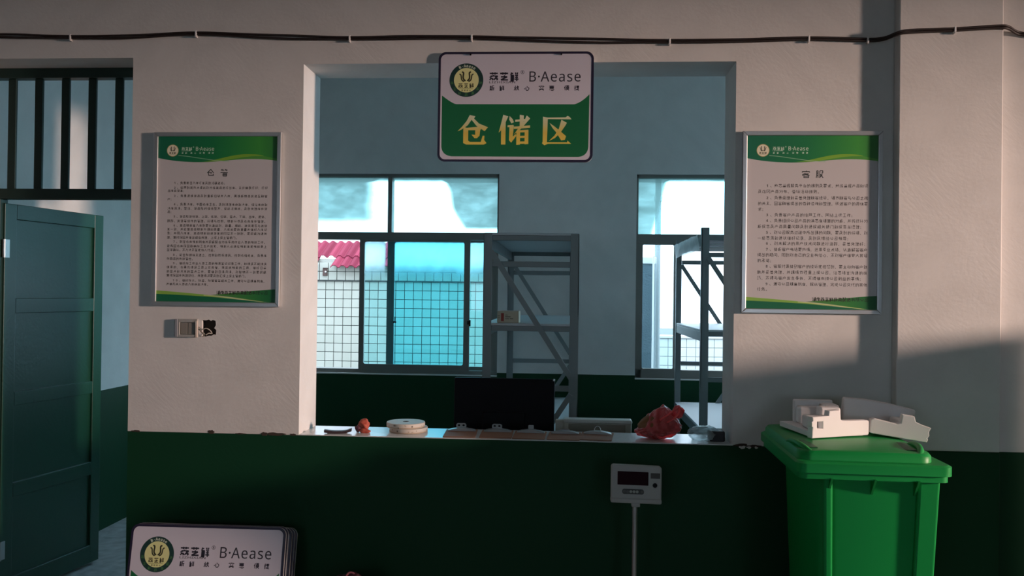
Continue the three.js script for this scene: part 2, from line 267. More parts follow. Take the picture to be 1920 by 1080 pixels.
function compose(tokens) {
  const SPLIT = { '|': [1, 0.48], '<': [1, 0.36], '>': [1, 0.63], '/': [0, 0.5], '^': [0, 0.34], _: [0, 0.68] };
  let i = 0;
  const atom = () => { const t = tokens[i++]; if (t !== '(') return [glyph(t), t]; const r = chain(); i++; return [r, '']; };
  const chain = () => {
    let [left, who] = atom();
    while (i < tokens.length && tokens[i] !== ')') {
      const op = tokens[i++], [right] = atom(), g = 0.045;
      if (op === '@') {
        const b = who === '辶' ? [0.34, 0, 0.66, 0.76] : '厂广户尸'.includes(who) ? [0.3, 0.34, 0.7, 0.66] : [0.26, 0.28, 0.48, 0.56];
        left = [...left, ...fitBox(right, ...b)];
      } else {
        const [across, s] = SPLIT[op];
        left = across ? [...fitBox(left, 0, 0, s - g, 1), ...fitBox(right, s + g, 0, 1 - s - g, 1)] : [...fitBox(left, 0, 0, 1, s - g), ...fitBox(right, 0, s + g, 1, 1 - s - g)];
      }
      who = '';
    }
    return left;
  };
  return chain();
}
function drawGlyph(c, ch, x, y, size, weight, color, tall = 1) {     // (x, y) is the top left corner of the character's square
  if (/[0-9]/.test(ch)) { c.fillStyle = color; c.font = 'bold ' + size * 0.95 + 'px sans-serif'; c.textAlign = 'left'; c.fillText(ch, x + size * 0.1, y + size * 0.86); return; }
  c.strokeStyle = c.fillStyle = color; c.lineWidth = size * weight; c.lineCap = 'square'; c.lineJoin = 'bevel';
  if (ch === '、') { c.beginPath(); c.moveTo(x + size * 0.12, y + size * 0.68); c.lineTo(x + size * 0.3, y + size * 0.9); c.stroke(); return; }
  if (ch === '，' || ch === '；') { c.fillRect(x + size * 0.15, y + size * 0.76, size * 0.13, size * 0.2); if (ch === '；') c.fillRect(x + size * 0.15, y + size * 0.4, size * 0.13, size * 0.13); return; }
  if (ch === '。') { c.lineWidth = size * 0.07; c.beginPath(); c.arc(x + size * 0.24, y + size * 0.82, size * 0.1, 0, 7); c.stroke(); return; }
  const lines = glyph(ch);
  if (!lines) { missing.add(ch); return; }
  const m = size * (0.06 + weight / 2.6);
  c.lineCap = 'butt';
  for (const l of lines) {
    c.beginPath();
    l.forEach(([a, b], k) => c[k ? 'lineTo' : 'moveTo'](x + m + a * (size - 2 * m), y + (m + b * (size - 2 * m)) * tall));
    c.stroke();
  }
}
const missing = new Set();

// ---------------------------------------------------------------- the setting
const FACE = 0, BACK = -0.2585, FAR = -3.05, DADO = 0.912, HIGH = 3.7, HALL = 10.2;
const OPEN = { x0: -1.228, x1: 0.736, y0: 0.912, y1: 2.621 }, DOORWAY = { x0: -2.97, x1: -2.041, y1: 2.655 };
{
  const f = structure('floor'); part('concrete', box(-5.7, 10.4, -0.12, 0, -3.29, 7.7), M.floor, f);
  const c = structure('ceiling'); part('plaster', box(-5.7, 10.4, HIGH, HIGH + 0.15, -3.29, 7.7), M.ceiling, c);
}
const frontWall = structure('wall_front');
{
  const outline = [[-5.5, DADO], [DOORWAY.x0, DADO], [DOORWAY.x0, DOORWAY.y1], [DOORWAY.x1, DOORWAY.y1], [DOORWAY.x1, DADO], [OPEN.x0, DADO], [OPEN.x0, OPEN.y1], [OPEN.x1, OPEN.y1], [OPEN.x1, DADO], [HALL, DADO], [HALL, HIGH], [-5.5, HIGH]];
  const hole = [[-1.692, 1.361], [-1.676, 1.357], [-1.66, 1.362], [-1.648, 1.361], [-1.637, 1.368], [-1.626, 1.366], [-1.624, 1.389], [-1.634, 1.397], [-1.626, 1.412], [-1.628, 1.431], [-1.642, 1.436], [-1.651, 1.431], [-1.66, 1.437], [-1.674, 1.433], [-1.693, 1.434]];
  part('plaster', merge([slab(outline, -0.035, FACE, [hole]), slab(outline, BACK, -0.035)]), M.plaster, frontWall);
  part('broken_hole', merge([slab(hole, -0.036, -0.031), slab(hole.map(([x, y]) => [x + (x + 1.658) * 0.06, y + (y - 1.397) * 0.06]), -0.03, -0.012, [hole])]), M.mortar, frontWall, 'ragged hole broken into the plaster');
  part('green_dado', merge([box(-5.5, DOORWAY.x0, 0, DADO, BACK, FACE), box(DOORWAY.x1, HALL, 0, DADO - 0.001, BACK, FACE)]), M.dado, frontWall);
  for (const [x, y, w, h] of [[-2.0, 0.913, 0.05, 0.008], [-1.64, 0.916, 0.03, 0.017], [-1.39, 0.914, 0.03, 0.018], [-1.335, 0.914, 0.09, 0.013], [-1.255, 0.913, 0.03, 0.009], [0.775, 0.914, 0.06, 0.014], [0.83, 0.911, 0.06, 0.011], [-1.5, 0.912, 0.05, 0.006], [0.92, 0.912, 0.07, 0.007]]) {
    const q = [];
    for (let k = 0; k < 14; k++) { const a = k / 14 * Math.PI * 2, r = 0.7 + 0.6 * rnd(); q.push([x + Math.cos(a) * w / 2 * r, y + Math.sin(a) * h / 2 * r]); }
    part('paint_chip', slab(q, FACE - 0.001, FACE + 0.0012), M.mortar, frontWall);
  }
  for (const [x, w] of [[0.778, 0.03], [0.808, 0.022], [0.84, 0.014]]) {
    const q = [];
    for (let k = 0; k < 11; k++) { const a = k / 11 * Math.PI * 2, r = 0.55 + 0.8 * rnd(); q.push([x + Math.cos(a) * w / 2 * r, 0.905 + Math.sin(a) * 0.006 * r]); }
    part('paint_chip', slab(q, FACE - 0.001, FACE + 0.0015), M.plaster, frontWall);
  }
  // pilaster
  part('pilaster', box(1.42, 1.857, DADO + 0.006, HIGH, FACE - 0.002, 0.055, 0.006), M.plaster, frontWall);
  part('pilaster_dado', box(1.42, 1.857, 0, DADO + 0.006, FACE - 0.002, 0.055, 0.006), M.dado, frontWall);
}
const sillMat = mat([0.7, 0.72, 0.72], 0.2, { bumpMap: plasterBump, bumpScale: 0.0005 });
{
  const s = structure('trim_1'); part('counter_slab', box(OPEN.x0, OPEN.x1, DADO - 0.001, DADO + 0.003, BACK, -0.002), sillMat, s, 'glossy white counter top in the wall opening');
}
function sideWall(name, outer, z, face) {                              // plain walls with white plaster above a green dado
  const w = structure(name);
  part('plaster', face(outer, DADO, HIGH), M.plaster, w);
  part('green_dado', face(outer, 0, DADO), M.dado, w);
  return w;
}
{
  const { y, z, w, h } = SUNPANE, y0 = y - h / 2, y1 = y + h / 2, z0 = z - w / 2, z1 = z + w / 2;
  const r = structure('wall_right');
  part('plaster', slabX([[BACK, DADO], [7.7, DADO], [7.7, HIGH], [BACK, HIGH]], HALL, HALL + 0.2, [[[z0, y0], [z1, y0], [z1, y1], [z0, y1]]]), M.plaster, r);
  part('green_dado', box(HALL, HALL + 0.2, 0, DADO, BACK, 7.7), M.dado, r);
  const n = structure('window_3');
  part('pane', box(HALL - 0.01, HALL + 0.002, y0, y1, z0, z1), mat([0.8, 0.75, 0.7], 0.9, { emissive: lin(1, 0.69, 0.57), emissiveIntensity: 4 }), n);
  part('window_frame', merge([box(HALL - 0.03, HALL + 0.04, y0 - 0.05, y0, z0 - 0.05, z1 + 0.05), box(HALL - 0.03, HALL + 0.04, y1, y1 + 0.05, z0 - 0.05, z1 + 0.05), box(HALL - 0.03, HALL + 0.04, y0, y1, z0 - 0.05, z0), box(HALL - 0.03, HALL + 0.04, y0, y1, z1, z1 + 0.05)]), M.frameMetal, n);
  const e = structure('wall_end');                                      // the back room ends here
  part('plaster', slabX([[-3.29, DADO], [BACK, DADO], [BACK, HIGH], [-3.29, HIGH]], 4, 4.2, [[[-2.9, 1], [-0.5, 1], [-0.5, 3.3], [-2.9, 3.3]]]), M.plaster, e); part('green_dado', box(4, 4.2, 0, DADO, -3.29, BACK), M.dado, e);
  const p = structure('wall_partition');                                // a half-height screen wall that stands in the hall
  part('plaster', box(3, 3.14, DADO, 1.575, 0.44, 1.0), M.plaster, p); part('green_dado', box(3, 3.14, 0, DADO, 0.44, 1.0), M.dado, p);
  const l = structure('wall_left');
  part('plaster', box(-5.7, -5.5, DADO, HIGH, BACK, 7.7), M.plaster, l); part('green_dado', box(-5.7, -5.5, 0, DADO, BACK, 7.7), M.dado, l);
  const s = structure('wall_side');
  part('plaster', box(-3.22, -3.02, DADO, HIGH, FAR - 0.24, BACK), M.plaster, s); part('green_dado', box(-3.22, -3.02, 0, DADO, FAR - 0.24, BACK), M.dado, s);
  const b = structure('wall_back');
  part('plaster', slab(rectPath(-5.5, HALL, DADO, HIGH), 7.5, 7.7, [rectPath(-2.7, -1.7, 1.2, 2.5), rectPath(1.5, 2.5, 1.2, 2.5)]), M.plaster, b);
  part('green_dado', box(-5.5, HALL, 0, DADO, 7.5, 7.7), M.dado, b);
}
const W1 = { x0: -2.37, x1: -0.573, y0: 0.905, y1: 2.553 }, W2 = { x0: 0.546, x1: 2.34, y0: 0.905, y1: 2.553 };
{
  const w = structure('wall_far'), D = 0.925;
  part('plaster', slab([[-3.02, D], [W1.x0, D], [W1.x0, W1.y1], [W1.x1, W1.y1], [W1.x1, D], [W2.x0, D], [W2.x0, W2.y1], [W2.x1, W2.y1], [W2.x1, D], [4, D], [4, HIGH], [-3.02, HIGH]], FAR - 0.24, FAR), M.plaster, w);
  part('green_dado', merge([box(-3.02, 4, 0, 0.895, FAR - 0.24, FAR), box(-3.02, W1.x0, 0.895, D, FAR - 0.24, FAR), box(W1.x1, W2.x0, 0.895, D, FAR - 0.24, FAR), box(W2.x1, 4, 0.895, D, FAR - 0.24, FAR)]), M.dado, w);
  part('window_sill', box(W1.x0, W1.x1, 0.893, 0.903, FAR - 0.239, FAR + 0.004), M.plaster, w);
  part('window_sill', box(W2.x0, W2.x1, 0.893, 0.903, FAR - 0.239, FAR + 0.004), M.plaster, w);
}
// windows: tinted panes that are dusty in places
const glassMap = (w, h, dust, dull) => {                                     // dust is 0 for clean glass, 1 for a dull film
  const tone = new Uint8Array(w * h * 4), rough = new Uint8Array(w * h * 4);
  for (let y = 0; y < h; y++) for (let x = 0; x < w; x++) {
    const u = x / w, v = y / h, d = Math.max(0, Math.min(1, dust(u, v) + 0.25 * fbm(u * 5, v * 5, 2.5, 4))), i = (y * w + x) * 4;
    tone[i] = 255 - d * 120 * dull; tone[i + 1] = 255 - d * 118 * dull; tone[i + 2] = 255 - d * 122 * dull; tone[i + 3] = 255;
    rough[i] = rough[i + 1] = rough[i + 2] = 8 + d * 235; rough[i + 3] = 255;
  }
  return [tone, rough].map((d, k) => { const t = new THREE.DataTexture(d, w, h); t.magFilter = THREE.LinearFilter; if (!k) t.colorSpace = THREE.SRGBColorSpace; t.needsUpdate = true; return t; });
};
const step = THREE.MathUtils.smoothstep;
function glass(color, dust, dull = 1, w = 256, h = 256) {
  const [map, roughnessMap] = glassMap(w, h, dust, dull);
  return mat(color, 1, { map, roughnessMap, transmission: 1, thickness: 0, ior: 1.45 });
}
const TINT = [0.5, 0.9, 0.97], DEEP = [0.31, 0.86, 0.95], PALE = [0.52, 0.94, 0.97];
function pane(name, x0, x1, y0, y1, z, m, parent) {
  return part(name, new THREE.PlaneGeometry(x1 - x0, y1 - y0).translate((x0 + x1) / 2, (y0 + y1) / 2, z), m, parent);   // one sheet, so that its tint counts once
}
function frameRing(x0, x1, y0, y1, z0, z1, hole) { const s = poly(rectPath(x0, x1, y0, y1)); s.holes.push(hole); return slab(s, z0, z1); }
{
  const w = structure('window_1'), z0 = -3.17, z1 = -3.075, top = 2.553, mid0 = 2.008, mid1 = 2.07;
  part('window_frame', merge([box(W1.x0, W1.x0 + 0.03, 0.903, top, z0, z1), box(W1.x1 - 0.014, W1.x1, 0.903, top, z0, z1), box(W1.x0, W1.x1, 2.528, top, z0, z1), box(W1.x0, W1.x1, 0.903, 0.935, z0, z1)]), M.frameMetal, w);
  part('transom', box(W1.x0, W1.x1, mid0, mid1, z0 - 0.003, z1 + 0.003, 0.004), M.frameMetal, w);
  part('mullion', box(-1.5, -1.464, mid1, 2.528, z0, z1, 0.004), M.frameMetal, w);
  const film = (cut) => (u, v) => 0.95 * step(v, 0.9, 0.97) + 0.95 * cut(u, v);
  pane('pane', W1.x0 + 0.03, -1.5, mid1, 2.528, -3.12, glass(PALE, film((u, v) => (1 - step(u, 0.74, 0.92)) * step(v, 0.1 + 0.05 * u, 0.28))), w);
  pane('pane', -1.464, W1.x1 - 0.014, mid1, 2.528, -3.12, glass(PALE, film((u, v) => step(u - (0.44 + (1 - v) * 0.22 + 0.018 * Math.sin((1 - v) * 8)), 0, 0.06) * step(v, 0.04, 0.12))), w);
  const haze = (u, v) => 0.98 * step(v, 0.62, 0.88), hazeLeft = (u, v) => haze(u, v) * (1 - step(u, 0.2, 0.23));
  const a = part('sash', frameRing(-1.731, -0.808, 0.919, 2.02, -3.105, -3.08, roundedRect(-1.69, -0.857, 0.977, 1.992, 0.018)), M.frameMetal, w);
  pane('pane', -1.7, -0.845, 0.965, 2.0, -3.0925, glass(TINT, hazeLeft, 0), a);
  part('latch', merge([box(-0.823, -0.812, 1.315, 1.345, -3.082, -3.062, 0.002), box(-0.81, -0.797, 1.3, 1.352, -3.085, -3.07, 0.003)]), M.black, a);
  const b = part('sash', frameRing(-1.505, W1.x1, 0.93, 2.02, -3.145, -3.12, roundedRect(-1.447, -0.64, 0.965, 1.992, 0.018)), M.frameMetal, w);
  pane('pane', -1.46, -0.63, 0.955, 2.0, -3.1325, glass(DEEP, haze, 0), b);
  part('latch', merge([box(-1.45, -1.425, 1.318, 1.332, -3.13, -3.107, 0.002), box(-1.437, -1.431, 1.332, 1.37, -3.12, -3.108)]), M.black, b);
}
{
  const w = structure('window_2'), z0 = -3.17, z1 = -3.075, top = 2.553, mid0 = 2.008, mid1 = 2.07;
  part('window_frame', merge([box(W2.x0, W2.x0 + 0.05, 0.903, 1.99, z0, z1), box(W2.x0, W2.x0 + 0.016, 2.06, top, z0, z1), box(W2.x1 - 0.03, W2.x1, 0.903, top, z0, z1), box(W2.x0, W2.x1, 2.528, top, z0, z1), box(W2.x0, W2.x1, 0.903, 0.972, z0, z1)]), M.frameMetal, w);
  part('transom', box(W2.x0, W2.x1, mid0 - 0.02, mid1, z0 - 0.003, z1 + 0.003, 0.004), M.frameMetal, w);
  pane('pane', W2.x0 + 0.016, W2.x1 - 0.03, mid1, 2.528, -3.12, glass(PALE, (u, v) => 0.95 * step(v, 0.92, 0.98) + 0.9 * (1 - step(u, 0.05 + v * 0.07, 0.075 + v * 0.07))), w);
  const a = part('sash', frameRing(0.59, 0.88, 0.95, 2.02, -3.105, -3.08, roundedRect(0.602, 0.853, 0.98, 1.985, 0.012)), M.frameMetal, w);
  pane('pane', 0.596, 0.86, 0.965, 2.0, -3.0925, glass([0.8, 0.95, 0.98], (u, v) => 0.3 * step(v, 0.8, 1), 0, 128, 128), a);
  const b = part('sash', frameRing(1.45, 2.31, 0.95, 2.02, -3.145, -3.12, roundedRect(1.49, 2.27, 0.98, 1.985, 0.018)), M.frameMetal, w);
  pane('pane', 1.48, 2.28, 0.97, 2.0, -3.1325, glass(TINT, haze2, 0, 128, 128), b);
}
function haze2(u, v) { return 0.9 * step(v, 0.7, 0.95); }
{
  const w = structure('window_4');                                      // the wide window at the end of the back room, out of the picture
  part('window_frame', merge([box(4.08, 4.13, 1, 3.3, -2.9, -2.85), box(4.08, 4.13, 1, 3.3, -0.55, -0.5), box(4.08, 4.13, 1, 1.05, -2.9, -0.5), box(4.08, 4.13, 3.25, 3.3, -2.9, -0.5), box(4.08, 4.13, 1, 3.3, -1.73, -1.67)]), M.frameMetal, w);
  for (const z of [-1.12]) part('pane', new THREE.PlaneGeometry(1.16, 2.2).rotateY(Math.PI / 2).translate(4.1, 2.15, z), mat([0.66, 0.93, 1], 0.05, { transmission: 1, thickness: 0 }), w);
}
// doorway: frame with a barred transom, and the open leaf
{
  const t = thing('transom_grille', 'dark green door frame with vertical bars in the transom above the open door', 'door frame');
  const z0 = -0.225, z1 = -0.165;
  part('rail', box(DOORWAY.x0, DOORWAY.x1, 2.607, 2.655, z0, z1, 0.004), M.darkWood, t);
  part('rail', box(DOORWAY.x0, DOORWAY.x1, 2.012, 2.062, z0, z1, 0.004), M.darkWood, t);
  part('post', box(-2.85, -2.797, 0, 2.012, z0, z1, 0.004), M.darkWood, t);
  part('side_panel', box(DOORWAY.x0, -2.85, 0, 2.012, z0 + 0.02, z1 - 0.02), M.darkWood, t);
  part('post', box(-2.083, DOORWAY.x1, 0, 2.607, z0, z1, 0.004), M.darkWood, t);
  for (const x of [-2.894, -2.757, -2.62, -2.483, -2.346, -2.21]) part('bar', box(x - 0.0205, x + 0.0205, 2.062, 2.607, z0 + 0.026, z1 - 0.018, 0.004), M.darkWood, t);
}
{
  const d = structure('door_1');                                        // the leaf: local x runs from the hinge to the free edge, +z looks into the doorway
  d.position.set(-2.788, 0.018, -0.19);
  d.rotation.y = Math.atan2(0.69, 0.11);
  const L = 0.7, T = 0.042;
  for (const [a, b] of [[0, 0.075], [L - 0.07, L]]) part('stile', box(a, b, 0, 1.975, -T, 0, 0.003), M.greenWood, d);
  for (const [a, b] of [[0, 0.1], [0.5, 0.573], [0.961, 1.03], [1.427, 1.502], [1.899, 1.975]]) part('rail', box(0.075, L - 0.07, a, b, -T, 0, 0.003), M.greenWood, d);
  for (const [a, b] of [[0.1, 0.5], [0.573, 0.961], [1.03, 1.427], [1.502, 1.899]]) part('panel', box(0.07, L - 0.065, a - 0.004, b + 0.004, -T + 0.012, -0.014), M.greenWood, d);
  for (const y of [0.25, 1.75]) part('hinge', merge([new THREE.CylinderGeometry(0.008, 0.008, 0.09, 10).translate(-0.006, y, 0.004), box(0, 0.03, y - 0.045, y + 0.045, -0.002, 0.002)]), M.steel, d);
}
// outdoors
{
  const g = structure('ground'); part('yard', box(-25, 25, -0.5, -0.12, -40, 30), M.ground, g);
}

// ---------------------------------------------------------------- outdoors: tiled outbuilding with a pink roof, low tiled wall, column, pole
{
  const o = thing('outbuilding', 'low white-tiled building with a pink tiled roof seen through the left window', 'building');
  const z = -6.5, x0 = -5.4, x1 = -0.86, P = 0.1105;
  part('wall', box(x0, x1, -0.12, 1.9, -9.2, z - 0.006), M.grout, o);
  const tg = [0, 1, 2].map(() => new RoundedBoxGeometry(P - 0.007, P - 0.007, 0.014, 1, 0.003));
  const tileAt = (x, y, dz = 0) => { const k = Math.floor(rnd() * 3), t = part('tile', tg[k], M.tile[k], o); t.position.set(x, y, z - 0.004 + dz + rnd() * 0.0015); t.rotation.z = (rnd() - 0.5) * 0.008; };
  for (let r = 0; r < 11; r++) for (let c = 0; c < 21; c++) tileAt(-3.016 - P * 1.5 + c * P, 1.703 - P * (r + 0.5));
  for (let r = 0; r < 2; r++) for (let c = 0; c < 21; c++) tileAt(-2.981 - P * 1.5 + c * P, 1.712 + P * (r + 0.5), 0.02);
  const rest = [];                                                      // the far end, seen only from the side
  for (let r = 0; r < 13; r++) for (let c = 1; c < 20; c++) rest.push(tg[0].clone().translate((r < 11 ? -3.016 : -2.981) - P * 1.5 - c * P, r < 11 ? 1.703 - P * (r + 0.5) : 1.712 + P * (r - 10.5), z - 0.004 + (r < 11 ? 0 : 0.02)));
  part('tiles', merge(rest), M.tile[0], o).userData.kind = 'stuff';
  part('ledge', box(x0, x1, 1.702, 1.714, z - 0.006, z + 0.028), M.grout, o);
  part('upper_wall', box(x0, x1, 1.712, 1.93, z - 0.006, z + 0.008), M.grout, o);
  part('eave_board', box(x0, x1, 1.88, 1.985, z - 0.4, z - 0.1), M.tile[0], o);
  // roof tiles in two courses
  const W = 0.107, section = [[0, 0], [0.008, 0.004], [0.034, 0.03], [0.066, 0.03], [0.092, 0.004], [0.111, 0]];
  const rg = (len) => slab([...section, ...section.slice().reverse().map(([x, y]) => [x, y - 0.009])], 0, len);
  const g1 = rg(0.34), g2 = rg(0.5), slope = 0.44;
  for (let c = -19; c < 22; c++) {
    const x = -3.24 + c * W, k = (c + 21) % 3;
    if (c >= 3 || c < 1) { const t = part('roof_tile', g1, M.pink[k], o); t.position.set(x, 1.868 + ((c + 20) % 4) * 0.001, -6.33 - (rnd() * 0.01)); t.rotation.x = slope; t.rotation.order = 'YXZ'; t.position.add(new THREE.Vector3(0, Math.sin(slope) * 0.34, -Math.cos(slope) * 0.34)); }
    const t = part('roof_tile', g2, M.pink[(k + 1) % 3], o); t.position.set(x, 2.0, -6.585); t.rotation.x = slope; t.position.add(new THREE.Vector3(0, Math.sin(slope) * 0.5, -Math.cos(slope) * 0.5));
  }
  part('ridge', box(-5.4, -0.84, 2.13, 2.2, -7.12, -7.0, 0.02), M.pink[2], o);
  part('wall_bracket', merge([box(-3.045, -2.99, 1.765, 1.862, z + 0.01, z + 0.05, 0.004), box(-3.04, -2.985, 1.86, 1.868, z, z + 0.06)]), mat([0.11, 0.06, 0.05], 0.7), o, 'small brown bracket');
  part('bolt', new THREE.SphereGeometry(0.012, 10, 8).translate(-3.006, 1.815, z + 0.052), M.white, o);
}
{
  const o = thing('yard_wall', 'low white-tiled wall standing in the yard behind the right window', 'wall');
  const z = -6.5, P = 0.1105;
  const pale = mat([0.8, 0.82, 0.8], 0.4);
  part('wall', box(0.4, 3.4, -0.12, 1.06, -6.7, z - 0.006), mat([0.4, 0.42, 0.42], 0.9), o);
  const g = new RoundedBoxGeometry(P - 0.007, P - 0.007, 0.014, 1, 0.003);
  for (let r = 0; r < 5; r++) for (let c = 0; c < 22; c++) { const t = part('tile', g, pale, o); t.position.set(0.5 + c * P, 1.055 - P * (r + 0.5), z - 0.004 + rnd() * 0.0015); }
  part('coping', box(0.38, 3.42, 1.056, 1.085, -6.72, z + 0.02, 0.004), M.white, o);
}
{
  const o = thing('concrete_column', 'grey concrete column standing outside the right window', 'column');
  part('shaft', box(0.70, 0.9, -0.12, 1.9, -5.25, -5.0, 0.008), mat([0.1, 0.15, 0.18], 0.9, { bumpMap: plasterBump, bumpScale: 0.004 }), o);
  part('cap', box(0.69, 0.91, 1.9, 1.97, -5.26, -4.99, 0.006), M.white, o);
  part('rod', new THREE.CylinderGeometry(0.011, 0.011, 2.1, 10).translate(0.878, 0.93, -4.965), M.white, o, 'thin white rod');
  const p = thing('utility_pole', 'slim grey pole rising behind the concrete column outside', 'pole');
  part('shaft', new THREE.CylinderGeometry(0.03, 0.035, 4.6, 14).translate(0.965, 2.18, -5.4), mat([0.4, 0.42, 0.42], 0.7), p);
  part('collar', new THREE.CylinderGeometry(0.042, 0.042, 0.05, 14).translate(0.965, 2.62, -5.4), M.steel, p);
}

// ---------------------------------------------------------------- printed faces
const GOLD = ['仓', '储', '区'];
const HEAVY = {                                                       // the three large characters, as filled shapes on a grid of 100
  仓: [[[40, 2], [58, 6], [54, 14], [70, 30], [99, 42], [88, 55], [62, 38], [46, 18], [34, 36], [14, 50], [1, 56], [16, 40], [30, 22]], [[20, 40], [36, 46], [36, 86], [42, 90], [76, 90], [82, 70], [88, 70], [87, 84], [95, 94], [86, 99], [30, 99], [20, 94]], [[32, 44], [70, 40], [78, 46], [74, 52], [72, 70], [64, 78], [56, 78], [46, 66], [58, 67], [58, 52], [36, 52]]],
  储: [[[14, 2], [30, 7], [22, 26], [22, 98], [8, 98], [8, 52], [0, 60], [6, 36]], [[34, 6], [44, 16], [48, 26], [40, 30], [33, 18]], [[28, 36], [46, 34], [48, 38], [45, 72], [54, 64], [56, 70], [40, 92], [33, 84], [34, 42], [28, 42]], [[52, 18], [88, 15], [88, 22], [52, 25]], [[66, 2], [79, 4], [78, 42], [66, 42]], [[48, 40], [99, 36], [99, 44], [48, 48]], [[88, 4], [99, 14], [70, 48], [48, 66], [60, 48], [78, 26]], [[56, 54], [68, 54], [68, 98], [56, 99]], [[82, 52], [94, 56], [94, 96], [82, 97]], [[60, 52], [94, 50], [94, 58], [60, 59]], [[60, 70], [90, 69], [90, 76], [60, 77]], [[60, 88], [90, 87], [90, 95], [60, 96]]],
  区: [[[6, 6], [22, 9], [20, 92], [26, 94], [12, 100], [4, 94], [6, 88]], [[18, 9], [80, 8], [86, 3], [94, 8], [99, 15], [20, 14]], [[16, 90], [86, 90], [86, 84], [99, 95], [16, 95]], [[66, 16], [84, 26], [80, 34], [64, 58], [46, 76], [26, 86], [44, 68], [58, 46]], [[27, 26], [44, 38], [66, 56], [82, 70], [78, 82], [66, 84], [50, 58], [38, 44]]],
};
function drawHeavy(c, ch, x, y, w, h, fill) {
  c.fillStyle = fill;
  for (const s of HEAVY[ch]) { c.beginPath(); s.forEach(([a, b], k) => c[k ? 'lineTo' : 'moveTo'](x + a / 100 * w, y + b / 100 * h)); c.closePath(); c.fill(); }
}
function drawRow(c, text, x, y, size, weight, color, pitch) { [...text].forEach((ch, k) => drawGlyph(c, ch, x + k * pitch, y, size, weight, color)); }
function flame(c, x, y, r, color) {                                   // four curved strokes that open upwards
  c.strokeStyle = color; c.lineCap = 'round';
  for (const s of [-1, 1]) {
    c.lineWidth = r * 0.11; c.beginPath(); c.moveTo(x + s * r * 0.3, y - r * 0.72); c.bezierCurveTo(x + s * r * 0.08, y - r * 0.7, x + s * r * 0.42, y - r * 0.25, x + s * r * 0.1, y - r * 0.08); c.stroke();
    c.lineWidth = r * 0.09; c.beginPath(); c.moveTo(x + s * r * 0.5, y - r * 0.56); c.bezierCurveTo(x + s * r * 0.3, y - r * 0.52, x + s * r * 0.5, y - r * 0.12, x + s * r * 0.2, y - r * 0.02); c.stroke();
  }
}
function roundel(c, x, y, R, small) {
  if (!small) {
    c.fillStyle = '#173a35'; c.beginPath(); c.arc(x, y, R, 0, 7); c.fill();
    c.save(); c.fillStyle = '#dfe6d2'; c.font = 'bold ' + R * 0.23 + 'px sans-serif'; c.textAlign = 'center';
    [...'B·Aease'].forEach((ch, k) => { c.save(); c.translate(x, y); c.rotate(-0.47 + k * 0.175); c.fillText(ch, 0, -R * 0.775); c.restore(); });
    c.restore();
    ['荔', '芝', '鲜', '蔬', '菜', '配', '送'].forEach((ch, k) => { c.save(); c.translate(x, y); const a = Math.PI * (0.06 + k * 0.147); c.translate(-Math.cos(a) * R * 0.86, Math.sin(a) * R * 0.86); drawGlyph(c, ch, -R * 0.1, -R * 0.1, R * 0.2, 0.12, '#4f8048'); c.restore(); });
  } else { c.fillStyle = '#c9b070'; c.beginPath(); c.arc(x, y, R * 0.8, 0, 7); c.fill(); }
  c.fillStyle = small ? '#ece7cc' : '#e6e6a2'; c.beginPath(); c.arc(x, y, R * 0.735, 0, 7); c.fill();
  flame(c, x, y + R * 0.08, R * 0.78, '#2c2f1c');
  const s = R * 0.34;
  ['荔', '芝', '鲜'].forEach((ch, k) => drawGlyph(c, ch, x - R * 0.5 + k * R * 0.33, y + R * 0.16, s * 0.92, 0.12, '#3c3c22'));
  c.fillStyle = '#6b6b3d'; c.fillRect(x - R * 0.45, y + R * 0.5, R * 0.85, R * 0.018);
  if (!small) drawRow(c, '新鲜放心', x - R * 0.29, y + R * 0.55, R * 0.11, 0.14, '#77774a', R * 0.15);
}
function brand(c, x, y, k, ink, thin) {                               // the lettering beside the roundel; (x, y) is its top left corner, k the scale
  const s = 88 * k;
  ['荔', '芝', '鲜'].forEach((ch, i) => drawGlyph(c, ch, x + i * 89 * k, y, s, (thin ? 0.1 : 0.118) + (i === 1 ? 0.02 : 0), ink, i === 2 ? 1.08 : 0.95));
  c.fillStyle = ink; c.textAlign = 'left';
  c.save(); c.translate(x + 2 * k, y + 103 * k); c.scale(2.0, 1); c.font = 25 * k + 'px sans-serif'; c.fillText('LIZHIXIAN', 0, 0); c.restore();
  c.font = 44 * k + 'px sans-serif'; c.fillText('®', x + 272 * k, y + 24 * k);
  c.font = 121 * k + 'px sans-serif';
  let cx = x + 338 * k;
  for (const ch of 'B·Aease') { c.fillText(ch, cx, y + 90 * k); cx += c.measureText(ch).width + (ch === '·' ? -1 : 6) * k - (ch === 'B' ? 4 * k : 0); }
  [['新', 6], ['鲜', 91], ['放', 216], ['心', 303], ['实', 429], ['惠', 516], ['便', 643], ['捷', 729]].forEach(([ch, dx]) => drawGlyph(c, ch, x + dx * k, y + 120 * k, 51 * k, thin ? 0.11 : 0.12, ink));
}
